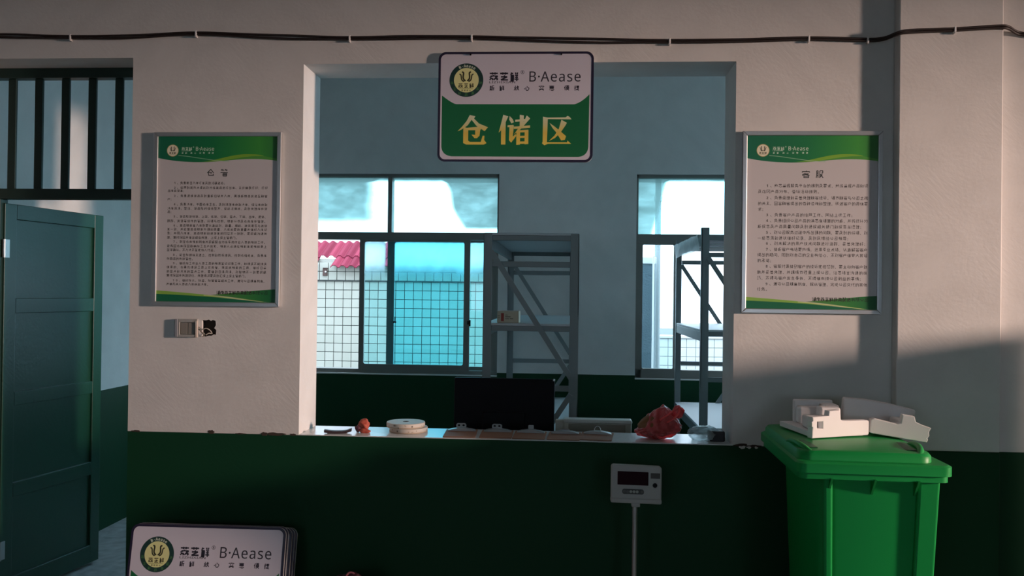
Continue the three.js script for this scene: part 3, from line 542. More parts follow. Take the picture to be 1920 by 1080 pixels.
const signFace = canvasMap(1024, 728, (c, w, h) => {
  c.scale(w / 1290, h / 917);                                          // grid of the printed face
  c.fillStyle = '#d4d0dc'; c.fillRect(0, 0, 1290, 917);
  c.fillStyle = '#0d6a3c';
  c.beginPath(); c.moveTo(14, 360); c.bezierCurveTo(60, 395, 110, 432, 140, 435); c.lineTo(1150, 437); c.bezierCurveTo(1195, 425, 1240, 390, 1276, 350); c.lineTo(1272, 800); c.quadraticCurveTo(1268, 888, 1180, 892); c.lineTo(105, 890); c.quadraticCurveTo(18, 882, 14, 800); c.closePath(); c.fill();
  roundel(c, 222, 226, 146);
  brand(c, 413, 150, 1, '#1a1526');
  const gold = c.createLinearGradient(0, 528, 0, 790);                 // the print fades from cream to gold
  gold.addColorStop(0, '#e0e2c4'); gold.addColorStop(0.3, '#dcd8a0'); gold.addColorStop(0.6, '#e6c758'); gold.addColorStop(1, '#efd25c');
  drawHeavy(c, '仓', 148, 524, 270, 266, gold); drawHeavy(c, '储', 506, 522, 272, 270, gold); drawHeavy(c, '区', 868, 528, 262, 264, gold);
});
const NOTICE = { w: 0.565, h: 0.765 };
function noticeFace(title, rows, layout) {
  return canvasMap(1200, 1620, (c, w, h) => {
    c.fillStyle = '#cbc7c8'; c.fillRect(0, 0, w, h);
    const X = (u) => u * w, Y = (v) => v * h;
    let g = c.createLinearGradient(0, 0, w, 0); g.addColorStop(0, '#0c6a4c'); g.addColorStop(0.45, '#137a45'); g.addColorStop(0.85, '#3c9a3a'); g.addColorStop(1, '#2f7b38');
    c.fillStyle = g; c.beginPath(); c.moveTo(0, 0); c.lineTo(w, 0); c.lineTo(w, Y(0.146)); c.bezierCurveTo(X(0.8), Y(0.125), X(0.66), Y(0.14), X(0.5), Y(0.15)); c.bezierCurveTo(X(0.3), Y(0.163), X(0.12), Y(0.15), 0, Y(0.13)); c.fill();
    c.fillStyle = '#7fb236'; c.beginPath(); c.moveTo(X(0.34), Y(0.152)); c.bezierCurveTo(X(0.5), Y(0.15), X(0.6), Y(0.105), X(0.76), Y(0.106)); c.bezierCurveTo(X(0.84), Y(0.106), X(0.88), Y(0.112), X(0.89), Y(0.118)); c.bezierCurveTo(X(0.75), Y(0.112), X(0.6), Y(0.145), X(0.5), Y(0.15)); c.fill();
    c.fillStyle = '#4f9c3c'; c.beginPath(); c.moveTo(X(0.5), Y(0.15)); c.bezierCurveTo(X(0.62), Y(0.14), X(0.75), Y(0.112), X(0.89), Y(0.118)); c.lineTo(w, Y(0.135)); c.lineTo(w, Y(0.146)); c.bezierCurveTo(X(0.8), Y(0.125), X(0.66), Y(0.14), X(0.5), Y(0.15)); c.fill();
    c.strokeStyle = '#9cc9a4'; c.lineWidth = 5; c.beginPath(); c.moveTo(X(0.17), Y(0.115)); c.bezierCurveTo(X(0.3), Y(0.12), X(0.42), Y(0.145), X(0.6), Y(0.15)); c.stroke();
    roundel(c, X(0.122), Y(0.085), 74, true);
    brand(c, X(0.195), Y(0.062), 0.42, '#dcebd8', true);
    title.forEach(([ch, u]) => drawGlyph(c, ch, X(u) - 38, Y(layout.title) - 40, 82, 0.095, '#2b3030'));
    for (const [v, u, text, full] of rows) {
      const n = [...text].length, right = layout.right, pitch = full ? (right - u) / n : layout.pitch;
      [...text].forEach((ch, k) => drawGlyph(c, ch, X(u + k * pitch), Y(v) - layout.size / 2, layout.size, layout.weight, '#3d3836'));
    }
    c.fillStyle = '#0c6a45'; c.beginPath(); c.moveTo(0, Y(0.952)); c.bezierCurveTo(X(0.3), Y(0.955), X(0.7), Y(0.985), X(0.95), h); c.lineTo(0, h); c.fill();
    c.fillStyle = '#8cba4e'; c.beginPath(); c.moveTo(0, Y(0.934)); c.bezierCurveTo(X(0.3), Y(0.948), X(0.6), Y(0.966), X(0.92), Y(0.995)); c.lineTo(X(0.9), Y(0.998)); c.bezierCurveTo(X(0.6), Y(0.972), X(0.3), Y(0.962), 0, Y(0.955)); c.fill();
    c.fillStyle = '#d6dc9a'; c.beginPath(); c.moveTo(X(0.4), Y(0.958)); c.bezierCurveTo(X(0.6), Y(0.965), X(0.75), Y(0.985), X(0.92), Y(0.996)); c.lineTo(X(0.88), Y(0.996)); c.bezierCurveTo(X(0.7), Y(0.983), X(0.55), Y(0.968), X(0.4), Y(0.962)); c.fill();
    g = c.createLinearGradient(X(0.4), 0, w, 0); g.addColorStop(0, '#5b9040'); g.addColorStop(0.7, '#2d8038'); g.addColorStop(1, '#0f6334');
    c.fillStyle = g; c.beginPath(); c.moveTo(X(0.46), Y(0.958)); c.bezierCurveTo(X(0.65), Y(0.945), X(0.85), Y(0.925), w, Y(0.92)); c.lineTo(w, h); c.lineTo(X(0.95), h); c.bezierCurveTo(X(0.8), Y(0.985), X(0.65), Y(0.968), X(0.46), Y(0.958)); c.fill();
    [...'湖南荔芝鲜蔬菜配送有限公司'].forEach((ch, k) => drawGlyph(c, ch, X(0.505 + k * 0.0332), Y(0.942) - 20, 42, 0.13, k < 9 ? '#2a2b22' : '#1c4426'));
  });
}
const num = (list, u0, u1) => list.map(([v, text, full]) => [v, /^\d/.test(text) ? u1 : u0, text, full]);
const storeRules = noticeFace([['仓', 0.44], ['管', 0.555]], num([
  [0.282, '1、负责每日入库订单及时准确进仓；'], [0.31, '2、按照时间节点提前对分拣菜品进行出库、系统摘录打印；打印', 1], [0.329, '出库发货单；'],
  [0.36, '3、负责退换货品及时重新包装并入库，更换新商品发送至顾客', 1], [0.38, '户；'],
  [0.411, '4、负责冷库、平面仓库卫生、及时清理库房和冷库，保证库房和', 1], [0.436, '冷库清净、整洁，货品陈列保持整齐，按标准摆放，及时处理库存货', 1], [0.457, '品；'],
  [0.485, '5、货品验货收货、上架、拣货、包装、盘点、下架、出库、退货、', 1], [0.512, '跟踪、发货等操作的管理、协调与控制，物料计划及仓库库存管理。', 1],
  [0.539, '6、菜品物料等入库时要认真核对，数量、规格、种类是否与送货', 1], [0.562, '单一致，并检查菜品物料外观和质量，入库前要称重量并做好入库记', 1], [0.586, '录；并同入库单，菜品物料和送货单的内容不一致时，要积极沟通处', 1], [0.612, '理，查找原因并做出相应处理，上报上级主管部门。'],
  [0.638, '7、制定仓库领料制度并积极配合分拣车间作业人员的领料工作。', 1], [0.664, '避免因仓库原因影响加工生产效率，领料人必须在领料单或领料表上', 1], [0.687, '签字确认。不允许不登或他人代签。'],
  [0.718, '8、安全防损体系建立，控制和降低损耗，控制仓储成本，负责库', 1], [0.741, '存商品的有效管控。'],
  [0.768, '9、做好加工作业人员工具的领用登记记录工作，如损坏不能继续', 1], [0.792, '使用的，也需将损坏工具上交库管，再发放领新的工具，做好日常', 1], [0.818, '的盘点和月末的盘点工作，要做到日清月清，对财物不一致要积极', 1], [0.842, '查找原因并处理到位，处理情况要及时汇报上级主管部门。'],
  [0.872, '10、做好防火、防盗、防鼠害等相关工作，遵守公司规章制度，', 1], [0.895, '严禁无关人员进入库房和冷库。'],
], 0.083, 0.135), { title: 0.218, size: 30, weight: 0.115, right: 0.925, pitch: 0.0263 });
const serviceRules = noticeFace([['客', 0.45], ['服', 0.555]], num([
  [0.289, '1、熟悉掌握服务平台的规则及要求，熟练掌握产品知识', 1], [0.323, '及店内产品分布、营销活动细则。'], [0.359, '2、负责受理和妥善处理顾客投诉，调节顾客与公司之间', 1], [0.392, '的关系，回答顾客提出的各种咨询和整理，转述客户的具体要', 1], [0.425, '求；'],
  [0.458, '3、负责客户产品的拍照工作、网站上传工作；'], [0.491, '4、负责组织公司产品的满意度调查的分析，并将统计分', 1], [0.525, '析报告及产品质量问题及时通报相关部门和报告总经理；'], [0.559, '5、对公司服务过程中所出现的问题，要及时的协调，对', 1], [0.592, '一些意见和建议做好记录，及时反馈给公司领导；'],
  [0.623, '6、对未解决的用户技术问题进行追踪，妥善处理好；'], [0.657, '7、接听客户电话要热情，运用专业术语，认真解答客户', 1], [0.689, '提出的疑问，同时对自己的企业有信心，不对客户做夸大其词', 1], [0.722, '的承诺；'],
  [0.755, '8、客服代表接到客户的投诉或抱怨时，要主动向客户致', 1], [0.789, '歉并妥善处理，并视情节轻重上报公司，注意语言沟通的技', 1], [0.823, '巧，不得与客户发生争执，不得做有损公司利益的事情；'], [0.857, '9、遵守公司规章制度，服从管理，完成公司交代的其他', 1], [0.888, '任务。'],
], 0.085, 0.148), { title: 0.222, size: 36.5, weight: 0.095, right: 0.928, pitch: 0.0326 });

// ---------------------------------------------------------------- signs and notices
const SIGN = { w: 0.702, h: 0.498, t: 0.014 };
const printed = mat([1, 1, 1], 0.42, { map: signFace });
function makeSign(label, group) {                                     // origin at the middle of the lower edge, back face at z = 0
  const s = thing('sign_board', label, 'sign', [0, 0, 0], 0, group), { w, h, t } = SIGN;
  part('board', slab(roundedRect(-w / 2, w / 2, 0, h, 0.034), 0, t - 0.003, [], 0.002), M.white, s);
  const rim = roundedRect(-w / 2, w / 2, 0, h, 0.034); rim.holes.push(roundedRect(-w / 2 + 0.0105, w / 2 - 0.0105, 0.0105, h - 0.0105, 0.025));
  part('border', slab(rim, t - 0.0035, t), M.purple, s, 'dark purple border');
  const x0 = -w / 2 + 0.0105, x1 = -x0, y0 = 0.0105, y1 = h - 0.0105;
  part('printed_face', faceUV(slab(roundedRect(x0, x1, y0, y1, 0.025), t - 0.0035, t - 0.0008), x0, x1, y0, y1), printed, s);
  return s;
}
const hanging = makeSign('white and green sign board with large gold characters hung above the counter opening');
hanging.position.set(-0.2485, 2.168, 0.004);
hanging.rotation.z = -0.002;
for (const x of [-0.205, 0.205]) part('nail', new THREE.CylinderGeometry(0.0035, 0.0035, 0.012, 8).rotateX(Math.PI / 2).translate(x, SIGN.h - 0.013, SIGN.t + 0.003), M.black, hanging);
const STACK = ['frontmost sign board of the stack leaning by the green dado, its whole logo in view', 'second sign board from the front in the stack leaning by the green dado', 'third sign board from the front in the leaning stack, set slightly to the right', 'fourth sign board from the front in the leaning stack, only its edge showing', 'rearmost sign board of the leaning stack, against the green dado'];
STACK.forEach((label, k) => {
  const s = k ? hanging.clone() : makeSign(label, 'sign boards stacked against the wall');
  if (k) { s.name = numbered('sign_board'); scene.add(s); s.children.filter((c) => c.name.startsWith('nail')).forEach((c) => s.remove(c)); tag(s, label, 'sign', 'sign boards stacked against the wall'); }
  s.rotation.set(-0.2, 0, [0.004, 0.002, -0.003, -0.004, -0.005][k]);
  s.position.set(-1.577 + [0, 0.004, 0.014, 0.021, 0.026][k], 0.037 - k * 0.0035 + [0, 0.004, 0, 0, 0][k], 0.24 - k * 0.0155);
});
function makeNotice(label, face, x, y) {
  const o = thing('notice_frame', label, 'notice', [x, y, 0.001]), W = 0.605, H = 0.805, b = 0.02, t = 0.018;
  const mitre = (L) => slab([[0, 0], [L, 0], [L - b, b], [b, b]], 0, t, [], 0.003);
  for (const [x0, y0, a, L] of [[0, 0, 0, W], [W, 0, 1, H], [W, H, 2, W], [0, H, 3, H]]) part('frame_bar', mitre(L).rotateZ(a * Math.PI / 2).translate(x0, y0, 0), M.aluminium, o);
  part('sheet', faceUV(box(b - 0.001, W - b + 0.001, b - 0.001, H - b + 0.001, 0.002, 0.011), b, W - b, b, H - b), mat([1, 1, 1], 0.45, { map: face }), o);
}
makeNotice('framed green-headed notice with ten rules in dense small print, left of the opening', storeRules, -1.9275, 1.499);
makeNotice('framed green-headed notice with nine larger printed rules, right of the counter opening', serviceRules, 0.765, 1.502);

// ---------------------------------------------------------------- cable, wall box
{
  const o = thing('wall_cable', 'pair of dark brown cables clipped along the wall above the opening', 'cable');
  const line = [[-3.3, 2.765], [-2.694, 2.761], [-2.34, 2.751], [-2.05, 2.751], [-1.735, 2.763], [-1.4, 2.747], [-1.012, 2.735], [-0.7, 2.737], [-0.45, 2.734], [0, 2.718], [0.439, 2.71], [0.75, 2.711], [1.047, 2.717], [1.301, 2.709], [1.37, 2.708], [1.425, 2.724], [1.647, 2.734], [1.84, 2.744], [1.885, 2.742], [1.97, 2.727], [2.2, 2.7], [3, 2.7]];
  const deep = (x) => x > 1.41 && x < 1.865 ? 0.066 : x > 1.33 && x < 1.41 ? 0.011 + (x - 1.33) / 0.08 * 0.055 : x >= 1.865 && x < 1.93 ? 0.066 - (x - 1.865) / 0.065 * 0.055 : 0.011;
  const clips = [-2.34, -1.735, -1.012, -0.45, 0.439, 1.047, 1.301, 1.647];
  for (const s of [-1, 1]) {
    const pts = [];
    const curve = new THREE.CatmullRomCurve3(line.map(([x, y]) => new THREE.Vector3(x, y, 0)), false, 'centripetal');
    for (let k = 0; k <= 220; k++) {
      const p = curve.getPointAt(k / 220), d = Math.min(...clips.map((c) => Math.abs(p.x - c))), loose = step(d, 0.08, 0.3);
      pts.push([p.x, p.y + s * (0.0045 + 0.0035 * loose * (0.5 + 0.5 * Math.sin(p.x * 5 + 1))), deep(p.x) + (s > 0 ? 0.0015 : 0)]);
    }
    part('strand', tube(pts, 0.0052, 440, 8), M.cable, o);
  }
  for (const x of clips) { const y = line.find((q) => q[0] === x)[1], z = deep(x) - 0.011; part('clip', merge([box(x - 0.0045, x + 0.0045, y - 0.012, y + 0.012, z + 0.001, z + 0.019, 0.003), new THREE.CylinderGeometry(0.003, 0.003, 0.02, 8).rotateX(Math.PI / 2).translate(x, y - 0.015, z + 0.01)]), M.white, o); }
}
{
  const o = thing('wall_box', 'weathered plastic socket box beside the broken hole in the plaster', 'socket', [-1.755, 1.396, 0]);
  o.scale.z = 0.55;
  const m = mat([0.36, 0.36, 0.34], 0.6), rim = poly(rectPath(-0.046, 0.046, -0.042, 0.042));
  rim.holes.push(new THREE.Path(rectPath(-0.037, 0.036, -0.03, 0.027).map(([x, y]) => new THREE.Vector2(x, y))));
  part('housing', merge([slab(rim, 0, 0.026, [], 0.003), box(-0.045, 0.045, -0.041, 0.041, 0.0005, 0.008)]), m, o);
  const dim = mat([0.24, 0.225, 0.2], 0.6);
  for (const x of [-0.0185, 0.0175]) part('module', box(x - 0.0165, x + 0.0165, -0.028, 0.025, 0.008, 0.019, 0.002), dim, o);
  part('side_tab', box(-0.062, -0.046, -0.042, 0.042, 0, 0.03, 0.004), mat([0.26, 0.28, 0.31], 0.6), o);
  part('edge_strip', box(0.037, 0.047, -0.042, 0.034, 0.018, 0.029, 0.002), mat([0.62, 0.54, 0.47], 0.6), o);
  part('wire', tube([[0.05, 0.006, 0.012], [0.068, -0.004, 0.02], [0.09, 0, 0.022], [0.108, -0.012, 0.016], [0.112, -0.024, 0.008], [0.1, -0.022, 0.014], [0.086, -0.03, 0.018]], 0.0026, 40), mat([0.5, 0.46, 0.4], 0.6), o, 'loose pale wires');
  part('wire', tube([[0.052, -0.005, 0.01], [0.066, -0.018, 0.018], [0.078, -0.026, 0.016], [0.07, -0.038, 0.008]], 0.003, 30), mat([0.3, 0.27, 0.22], 0.6), o);
}
{
  const o = thing('timber_batten', 'short timber batten lying on the floor under the stack of sign boards', 'timber');
  part('batten', box(-1.9, -1.25, 0, 0.021, 0.13, 0.27, 0.004), mat([0.25, 0.16, 0.09], 0.8), o);
}

// ---------------------------------------------------------------- wheelie bin with broken foam packing on its lid
{
  const o = thing('wheelie_bin', 'green plastic wheelie bin with white foam packing on its lid', 'bin', [1.08, 0, 0.462], -0.035);
  const K = 6, sec = (y, s) => {                                        // a tub with a flat front, round vertical corners and a narrower foot
    const w = 0.35 + s * 0.055, d = 0.49 + s * 0.12;
    return ring(w, d, 0.055, y, 0.028, 0.0, K);
  };
  part('tub', crease(loft([sec(0.07, 0), sec(0.3, 0.27), sec(0.6, 0.62), sec(0.95, 1)]), 0.7), M.binGreen, o);
  // raised posts and a recessed panel on the front
  const front = (x0, x1, y0, y1, out, r) => { const g = box(x0, x1, y0, y1, -0.01, 0.012, r); const p = g.attributes.position; for (let i = 0; i < p.count; i++) { const s = (p.getY(i) - 0.07) / 0.88; p.setZ(i, p.getZ(i) + 0.245 + s * 0.06 + out); p.setX(i, p.getX(i) + (p.getX(i) - 0.028) * (s - 1) * 0.13); } g.computeVertexNormals(); return g; };
  part('corner_post', front(0.152, 0.226, 0.075, 0.945, 0.004, 0.01), M.binGreen, o);
  part('corner_post', front(-0.168, -0.135, 0.075, 0.945, 0.003, 0.01), M.binGreen, o);
  for (const x of [-0.145, 0.001, 0.145]) part('rim_gusset', slabX([[0.29, 0.945], [0.347, 0.945], [0.302, 0.885], [0.29, 0.88]], x - 0.0035, x + 0.0035), M.binGreen, o);
  // rim: a stepped collar
  const collar = (w, d, y0, y1, r) => { const a = ring(w, d, r, y0, 0, 0, K), b = ring(w, d, r, y1, 0, 0, K), c = ring(w - 0.02, d - 0.02, r - 0.008, y1 + 0.006, 0, 0, K), e = ring(w - 0.16, d - 0.16, r * 0.6, y1 + 0.006, 0, 0, K), f = ring(w - 0.16, d - 0.16, r * 0.6, y0, 0, 0, K); return crease(loft([f, a, b, c, e], false), 0.5); };
  part('rim', merge([noUV(collar(0.526, 0.688, 0.963, 0.994, 0.035)), noUV(collar(0.505, 0.667, 0.94, 0.962, 0.03))]), M.binGreen, o);
  // lid
  const R = (w, d, r, y, cz = -0.012) => ring(w, d, r, y, -0.018, cz, K);
  part('lid', crease(loft([R(0.468, 0.63, 0.05, 0.996), R(0.466, 0.628, 0.05, 1.02), R(0.452, 0.612, 0.05, 1.031), R(0.42, 0.575, 0.07, 1.034), R(0.3, 0.44, 0.1, 1.04, -0.03), R(0.14, 0.26, 0.06, 1.0415, -0.03)]), 0.75), M.binGreen, o);
  for (const s of [-1, 1]) {
    const x = -0.018 + s * 0.205;
    part('lid_grip', tube([[x - s * 0.02, 1.022, 0.285], [x - s * 0.004, 1.036, 0.25], [x + s * 0.008, 1.042, 0.19], [x + s * 0.012, 1.036, 0.12], [x + s * 0.014, 1.02, 0.07]], 0.011, 30, 8).scale(1, 1, 1), M.binGreen, o);
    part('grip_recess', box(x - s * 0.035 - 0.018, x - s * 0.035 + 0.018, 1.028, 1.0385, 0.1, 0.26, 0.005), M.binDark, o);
  }
  part('hinge_bar', merge([new THREE.CylinderGeometry(0.014, 0.014, 0.44, 14).rotateZ(Math.PI / 2).translate(0, 1.005, -0.352), box(-0.2, -0.15, 0.96, 1.02, -0.36, -0.32, 0.006), box(0.15, 0.2, 0.96, 1.02, -0.36, -0.32, 0.006)]), M.binGreen, o);
  for (const x of [-0.2, 0.24]) { const w = part('wheel', new THREE.CylinderGeometry(0.1, 0.1, 0.05, 28).rotateZ(Math.PI / 2).translate(x, 0.1, -0.24), M.black, o); part('hub', new THREE.CylinderGeometry(0.035, 0.035, 0.056, 18).rotateZ(Math.PI / 2).translate(x, 0.1, -0.24), M.binGreen, w); }
  part('foot', box(-0.13, 0.18, 0, 0.08, 0.14, 0.235, 0.012), M.binGreen, o);
}
{
  const o = thing('foam_packing', 'left white foam packing piece with a square notch hole, on the green bin lid', 'packaging', [0.92, 1.044, 0.567], 0, 'broken foam packing on the bin');
  const low = [[0, 0], [0.252, 0.004], [0.256, 0.01], [0.256, 0.056], [0.25, 0.061], [0.135, 0.062], [0.128, 0.068], [0.126, 0.098], [0.12, 0.103], [0.076, 0.101], [0.073, 0.083], [0.002, 0.08], [0.003, 0.066], [-0.002, 0.062], [-0.002, 0.045], [0.003, 0.041], [0.001, 0.03]];
  const hole = rectPath(0.022, 0.047, 0.036, 0.062), floorOf = (q, y0, y1) => slab(q.map(([x, z]) => [x, -z]), y0, y1).rotateX(-Math.PI / 2);
  part('front_wall', slab(low, -0.03, 0, [hole], 0.003).rotateY(0.36), M.foam, o);
  part('base', merge([floorOf([[0, -0.012], [0.22, -0.1], [0.17, -0.32], [0.005, -0.32]], 0, 0.018), floorOf([[-0.002, -0.05], [0.01, -0.05], [0.01, -0.31], [-0.045, -0.3]], 0.001, 0.02)]), M.foam, o);
  part('inner_block', merge([box(0.012, 0.13, 0.018, 0.066, -0.19, -0.1, 0.01), box(0.07, 0.15, 0.018, 0.1, -0.2, -0.14, 0.01)]), M.foam, o);
  part('back_wall', merge([box(0.01, 0.165, 0.012, 0.11, -0.32, -0.29, 0.006), box(0.015, 0.15, 0.018, 0.088, -0.29, -0.24, 0.012), box(0.11, 0.17, 0.018, 0.1, -0.3, -0.22, 0.01)]), M.foam, o);
}
{
  const o = thing('foam_packing', 'right white foam packing piece tilting down with a torn end, on the green bin lid', 'packaging', [1.163, 1.053, 0.475], 0, 'broken foam packing on the bin');
  o.rotation.z = -0.095;
  part('front_wall', slab([[0, 0.005], [0.008, 0.002], [0.2, -0.006], [0.218, -0.007], [0.223, 0.004], [0.219, 0.01], [0.226, 0.02], [0.222, 0.033], [0.23, 0.05], [0.205, 0.055], [0.17, 0.066], [0.163, 0.086], [0.118, 0.088], [0.114, 0.054], [0.1, 0.05], [0.012, 0.06], [0, 0.055]], -0.035, 0, [], 0.003).scale(0.95, 1, 1).rotateY(-0.1), M.foam, o);
  part('back_wall', slab([[-0.05, 0.0], [0.225, 0.004], [0.235, 0.088], [0.23, 0.094], [0.13, 0.108], [0.04, 0.114], [-0.045, 0.112], [-0.05, 0.106]], -0.21, -0.175, [], 0.005), M.foam, o);
  part('base', box(0.03, 0.17, 0.004, 0.018, -0.175, -0.03, 0.004), M.foam, o);
  part('end_block', box(0.13, 0.19, 0.012, 0.06, -0.17, -0.02, 0.01), M.foam, o);
}

// ---------------------------------------------------------------- platform scale
{
  const o = thing('platform_scale', 'platform scale with a grey indicator head on a thin steel post', 'scale', [0.292, 0, 0.24]);
  const head = new THREE.Group(); head.name = 'indicator'; head.position.set(0, 0.712, 0.02); head.rotation.set(-0.12, -0.02, -0.012); o.add(head);
  const shell = mat([0.42, 0.42, 0.4], 0.6);
  const outline = new THREE.Shape(); outline.moveTo(-0.104, 0).lineTo(0.104, 0).lineTo(0.105, 0.135).quadraticCurveTo(0.105, 0.15, 0.09, 0.15).lineTo(-0.092, 0.152).quadraticCurveTo(-0.105, 0.152, -0.105, 0.138).lineTo(-0.104, 0);
  part('housing', merge([slab(outline, -0.045, 0.01, [], 0.006), box(-0.105, 0.105, -0.004, 0.016, -0.045, 0.016, 0.006)]), shell, head);
  part('display', box(-0.078, 0.05, 0.07, 0.125, 0.006, 0.0125, 0.002), mat([0.022, 0.004, 0.008], 0.6, { specularIntensity: 0.2 }), head, 'dark red unlit display window');
  part('label_plate', box(0.059, 0.098, 0.1, 0.122, 0.006, 0.0125, 0.001), mat([0.05, 0.045, 0.04], 0.5), head);
  part('power_button', new THREE.CylinderGeometry(0.009, 0.01, 0.008, 20).rotateX(Math.PI / 2).translate(0.077, 0.072, 0.012), M.black, head);
  part('keypad', slab(roundedRect(-0.058, 0.032, 0.033, 0.054, 0.0095), 0.008, 0.0125), mat([0.05, 0.055, 0.05], 0.5), head);
  for (let k = 0; k < 6; k++) part('key', new THREE.CylinderGeometry(0.0055, 0.006, 0.004, 14).rotateX(Math.PI / 2).translate(-0.049 + [0, 0.014, 0.027, 0.04, 0.053, 0.073][k], 0.0435, 0.0135), k > 1 && k < 5 ? mat([0.4, 0.42, 0.38], 0.5) : mat([0.1, 0.1, 0.09], 0.5), head);
  part('bracket', box(-0.018, 0.018, 0.69, 0.725, -0.012, 0.018, 0.004), shell, o);
  part('post', new THREE.CylinderGeometry(0.0115, 0.0115, 0.66, 20).translate(-0.002, 0.375, 0), M.steel, o);
  part('platform', merge([box(-0.18, 0.18, 0.07, 0.085, 0.02, 0.47, 0.004), box(-0.17, 0.17, 0.03, 0.07, 0.03, 0.46, 0.006), box(-0.025, 0.025, 0.02, 0.06, -0.03, 0.1, 0.004)]), M.steel, o);
  for (const [x, z] of [[-0.14, 0.06], [0.14, 0.06], [-0.14, 0.43], [0.14, 0.43]]) part('foot', new THREE.CylinderGeometry(0.018, 0.022, 0.03, 16).translate(x, 0.015, z), M.black, o);
}

// ---------------------------------------------------------------- racks in the back room
function makeRack(label, x0, x1, z0, z1, levels, top, slatted) {      // z0 is the near end
  const o = thing('storage_rack', label, 'rack', [0, 0, 0], 0, 'steel racks in the back room');
  const p = 0.048;
  for (const x of [x0, x1 - p]) for (const z of [z0, z1]) { const s = z === z0 ? -1 : 0; part('post', merge([box(x, x + p, 0.006, top, z + s * 0.004, z + (s + 1) * 0.004), box(x === x0 ? x : x + p - 0.004, x === x0 ? x + 0.004 : x + p, 0.006, top, z + (s ? -0.045 : 0), z + (s ? 0 : 0.045)), box(x - 0.004, x + p + 0.004, 0, 0.006, z - 0.04, z + 0.04)]), M.rack, o); }
  for (const y of levels) {
    for (const x of [x0 + 0.004, x1 - 0.03]) part('beam', box(x, x + 0.026, y - 0.062, y, z1 + 0.01, z0 - 0.01, 0.004), M.rack, o);
    if (slatted && y === levels[levels.length - 1]) { for (let k = 0; k < 9; k++) { const z = z0 - 0.03 - k * (z0 - z1 - 0.06) / 8; part('slat', box(x0 + 0.03, x1 - 0.03, y - 0.028, y - 0.004, z - 0.055, z, 0.003), M.rack, o); } } else part('shelf', box(x0 + 0.004, x1 - 0.004, y, y + 0.014, z1 + 0.004, z0 - 0.005, 0.003), M.shelf, o);
    for (const z of [z0 - 0.026, z1 + 0.006]) part('cross_bar', box(x0 + p, x1 - p, y - 0.03, y, z, z + 0.02, 0.003), M.rack, o);
  }
  for (const z of [z0 - 0.012, z1 + 0.012]) {
    for (const y of [1.045, top - 0.17]) part('brace', box(x0 + p, x1 - p, y - 0.02, y + 0.012, z - 0.008, z + 0.006, 0.003), M.rack, o);
    part('brace', bar([x0 + p - 0.006, 1.815, z + 0.0185], [x1 - p + 0.01, 1.1, z + 0.0185], 0.03, 0.01), M.rack, o);
    part('brace', bar([x1 - p + 0.01, 1.01, z + 0.0185], [x0 + p - 0.006, 0.3, z + 0.0185], 0.03, 0.01), M.rack, o);
    part('brace', box(x0 + p, x1 - p, 0.2, 0.23, z - 0.008, z + 0.006, 0.003), M.rack, o);
  }
  return o;
}
makeRack('grey steel rack behind the monitor with a small carton on its middle shelf', -0.481, 0.06, -0.95, -2.9, [0.74, 1.392, 1.905], 1.915, false);
makeRack('grey steel rack in front of the right window, its braces dark against the light', 0.846, 1.4, -1.62, -2.92, [0.72, 1.345, 1.955], 2.01, true);
{
  const print = canvasMap(256, 160, (c, w, h) => {
    c.fillStyle = '#b9b19c'; c.fillRect(0, 0, w, h); c.fillStyle = '#8e3a34'; c.fillRect(46, 26, 34, 112); c.fillStyle = '#6e675a';
    for (const [x, y, q, s] of [[96, 48, 30, 9], [96, 70, 64, 12], [96, 98, 44, 10], [150, 96, 40, 12], [8, 60, 26, 8], [12, 88, 20, 7]]) c.fillRect(x, y, q, s);
  });
  const o = thing('carton', 'small beige carton with a red stripe on the middle shelf of the rack', 'box', [-0.339, 1.407, -1.04], -0.04);
  part('body', faceUV(box(-0.062, 0.062, 0, 0.066, -0.05, 0.05, 0.002), -0.062, 0.062, 0, 0.066), mat([1, 1, 1], 0.8, { map: print }), o);
  part('flap', box(-0.063, 0.063, 0.0665, 0.0685, -0.051, 0.051), mat([0.5, 0.46, 0.38], 0.8), o);
}
{
  const o = thing('plastic_wrap', 'clear plastic wrap draped over the top beam of the right rack', 'plastic');
  const g = new THREE.PlaneGeometry(1, 1, 40, 10), q = g.attributes.position;
  for (let i = 0; i < q.count; i++) { const u = q.getX(i) + 0.5, v = q.getY(i) + 0.5, f = fbm(u * 6, v * 2, 4, 3); q.setXYZ(i, 0.838 + f * 0.012 - 0.012 * v, 1.868 + v * 0.1 + f * 0.02, -2.86 + u * 1.2); }
  g.computeVertexNormals();
  part('sheet', g, mat([0.92, 0.98, 1], 0.75, { transmission: 0.75, thickness: 0 }), o);
}

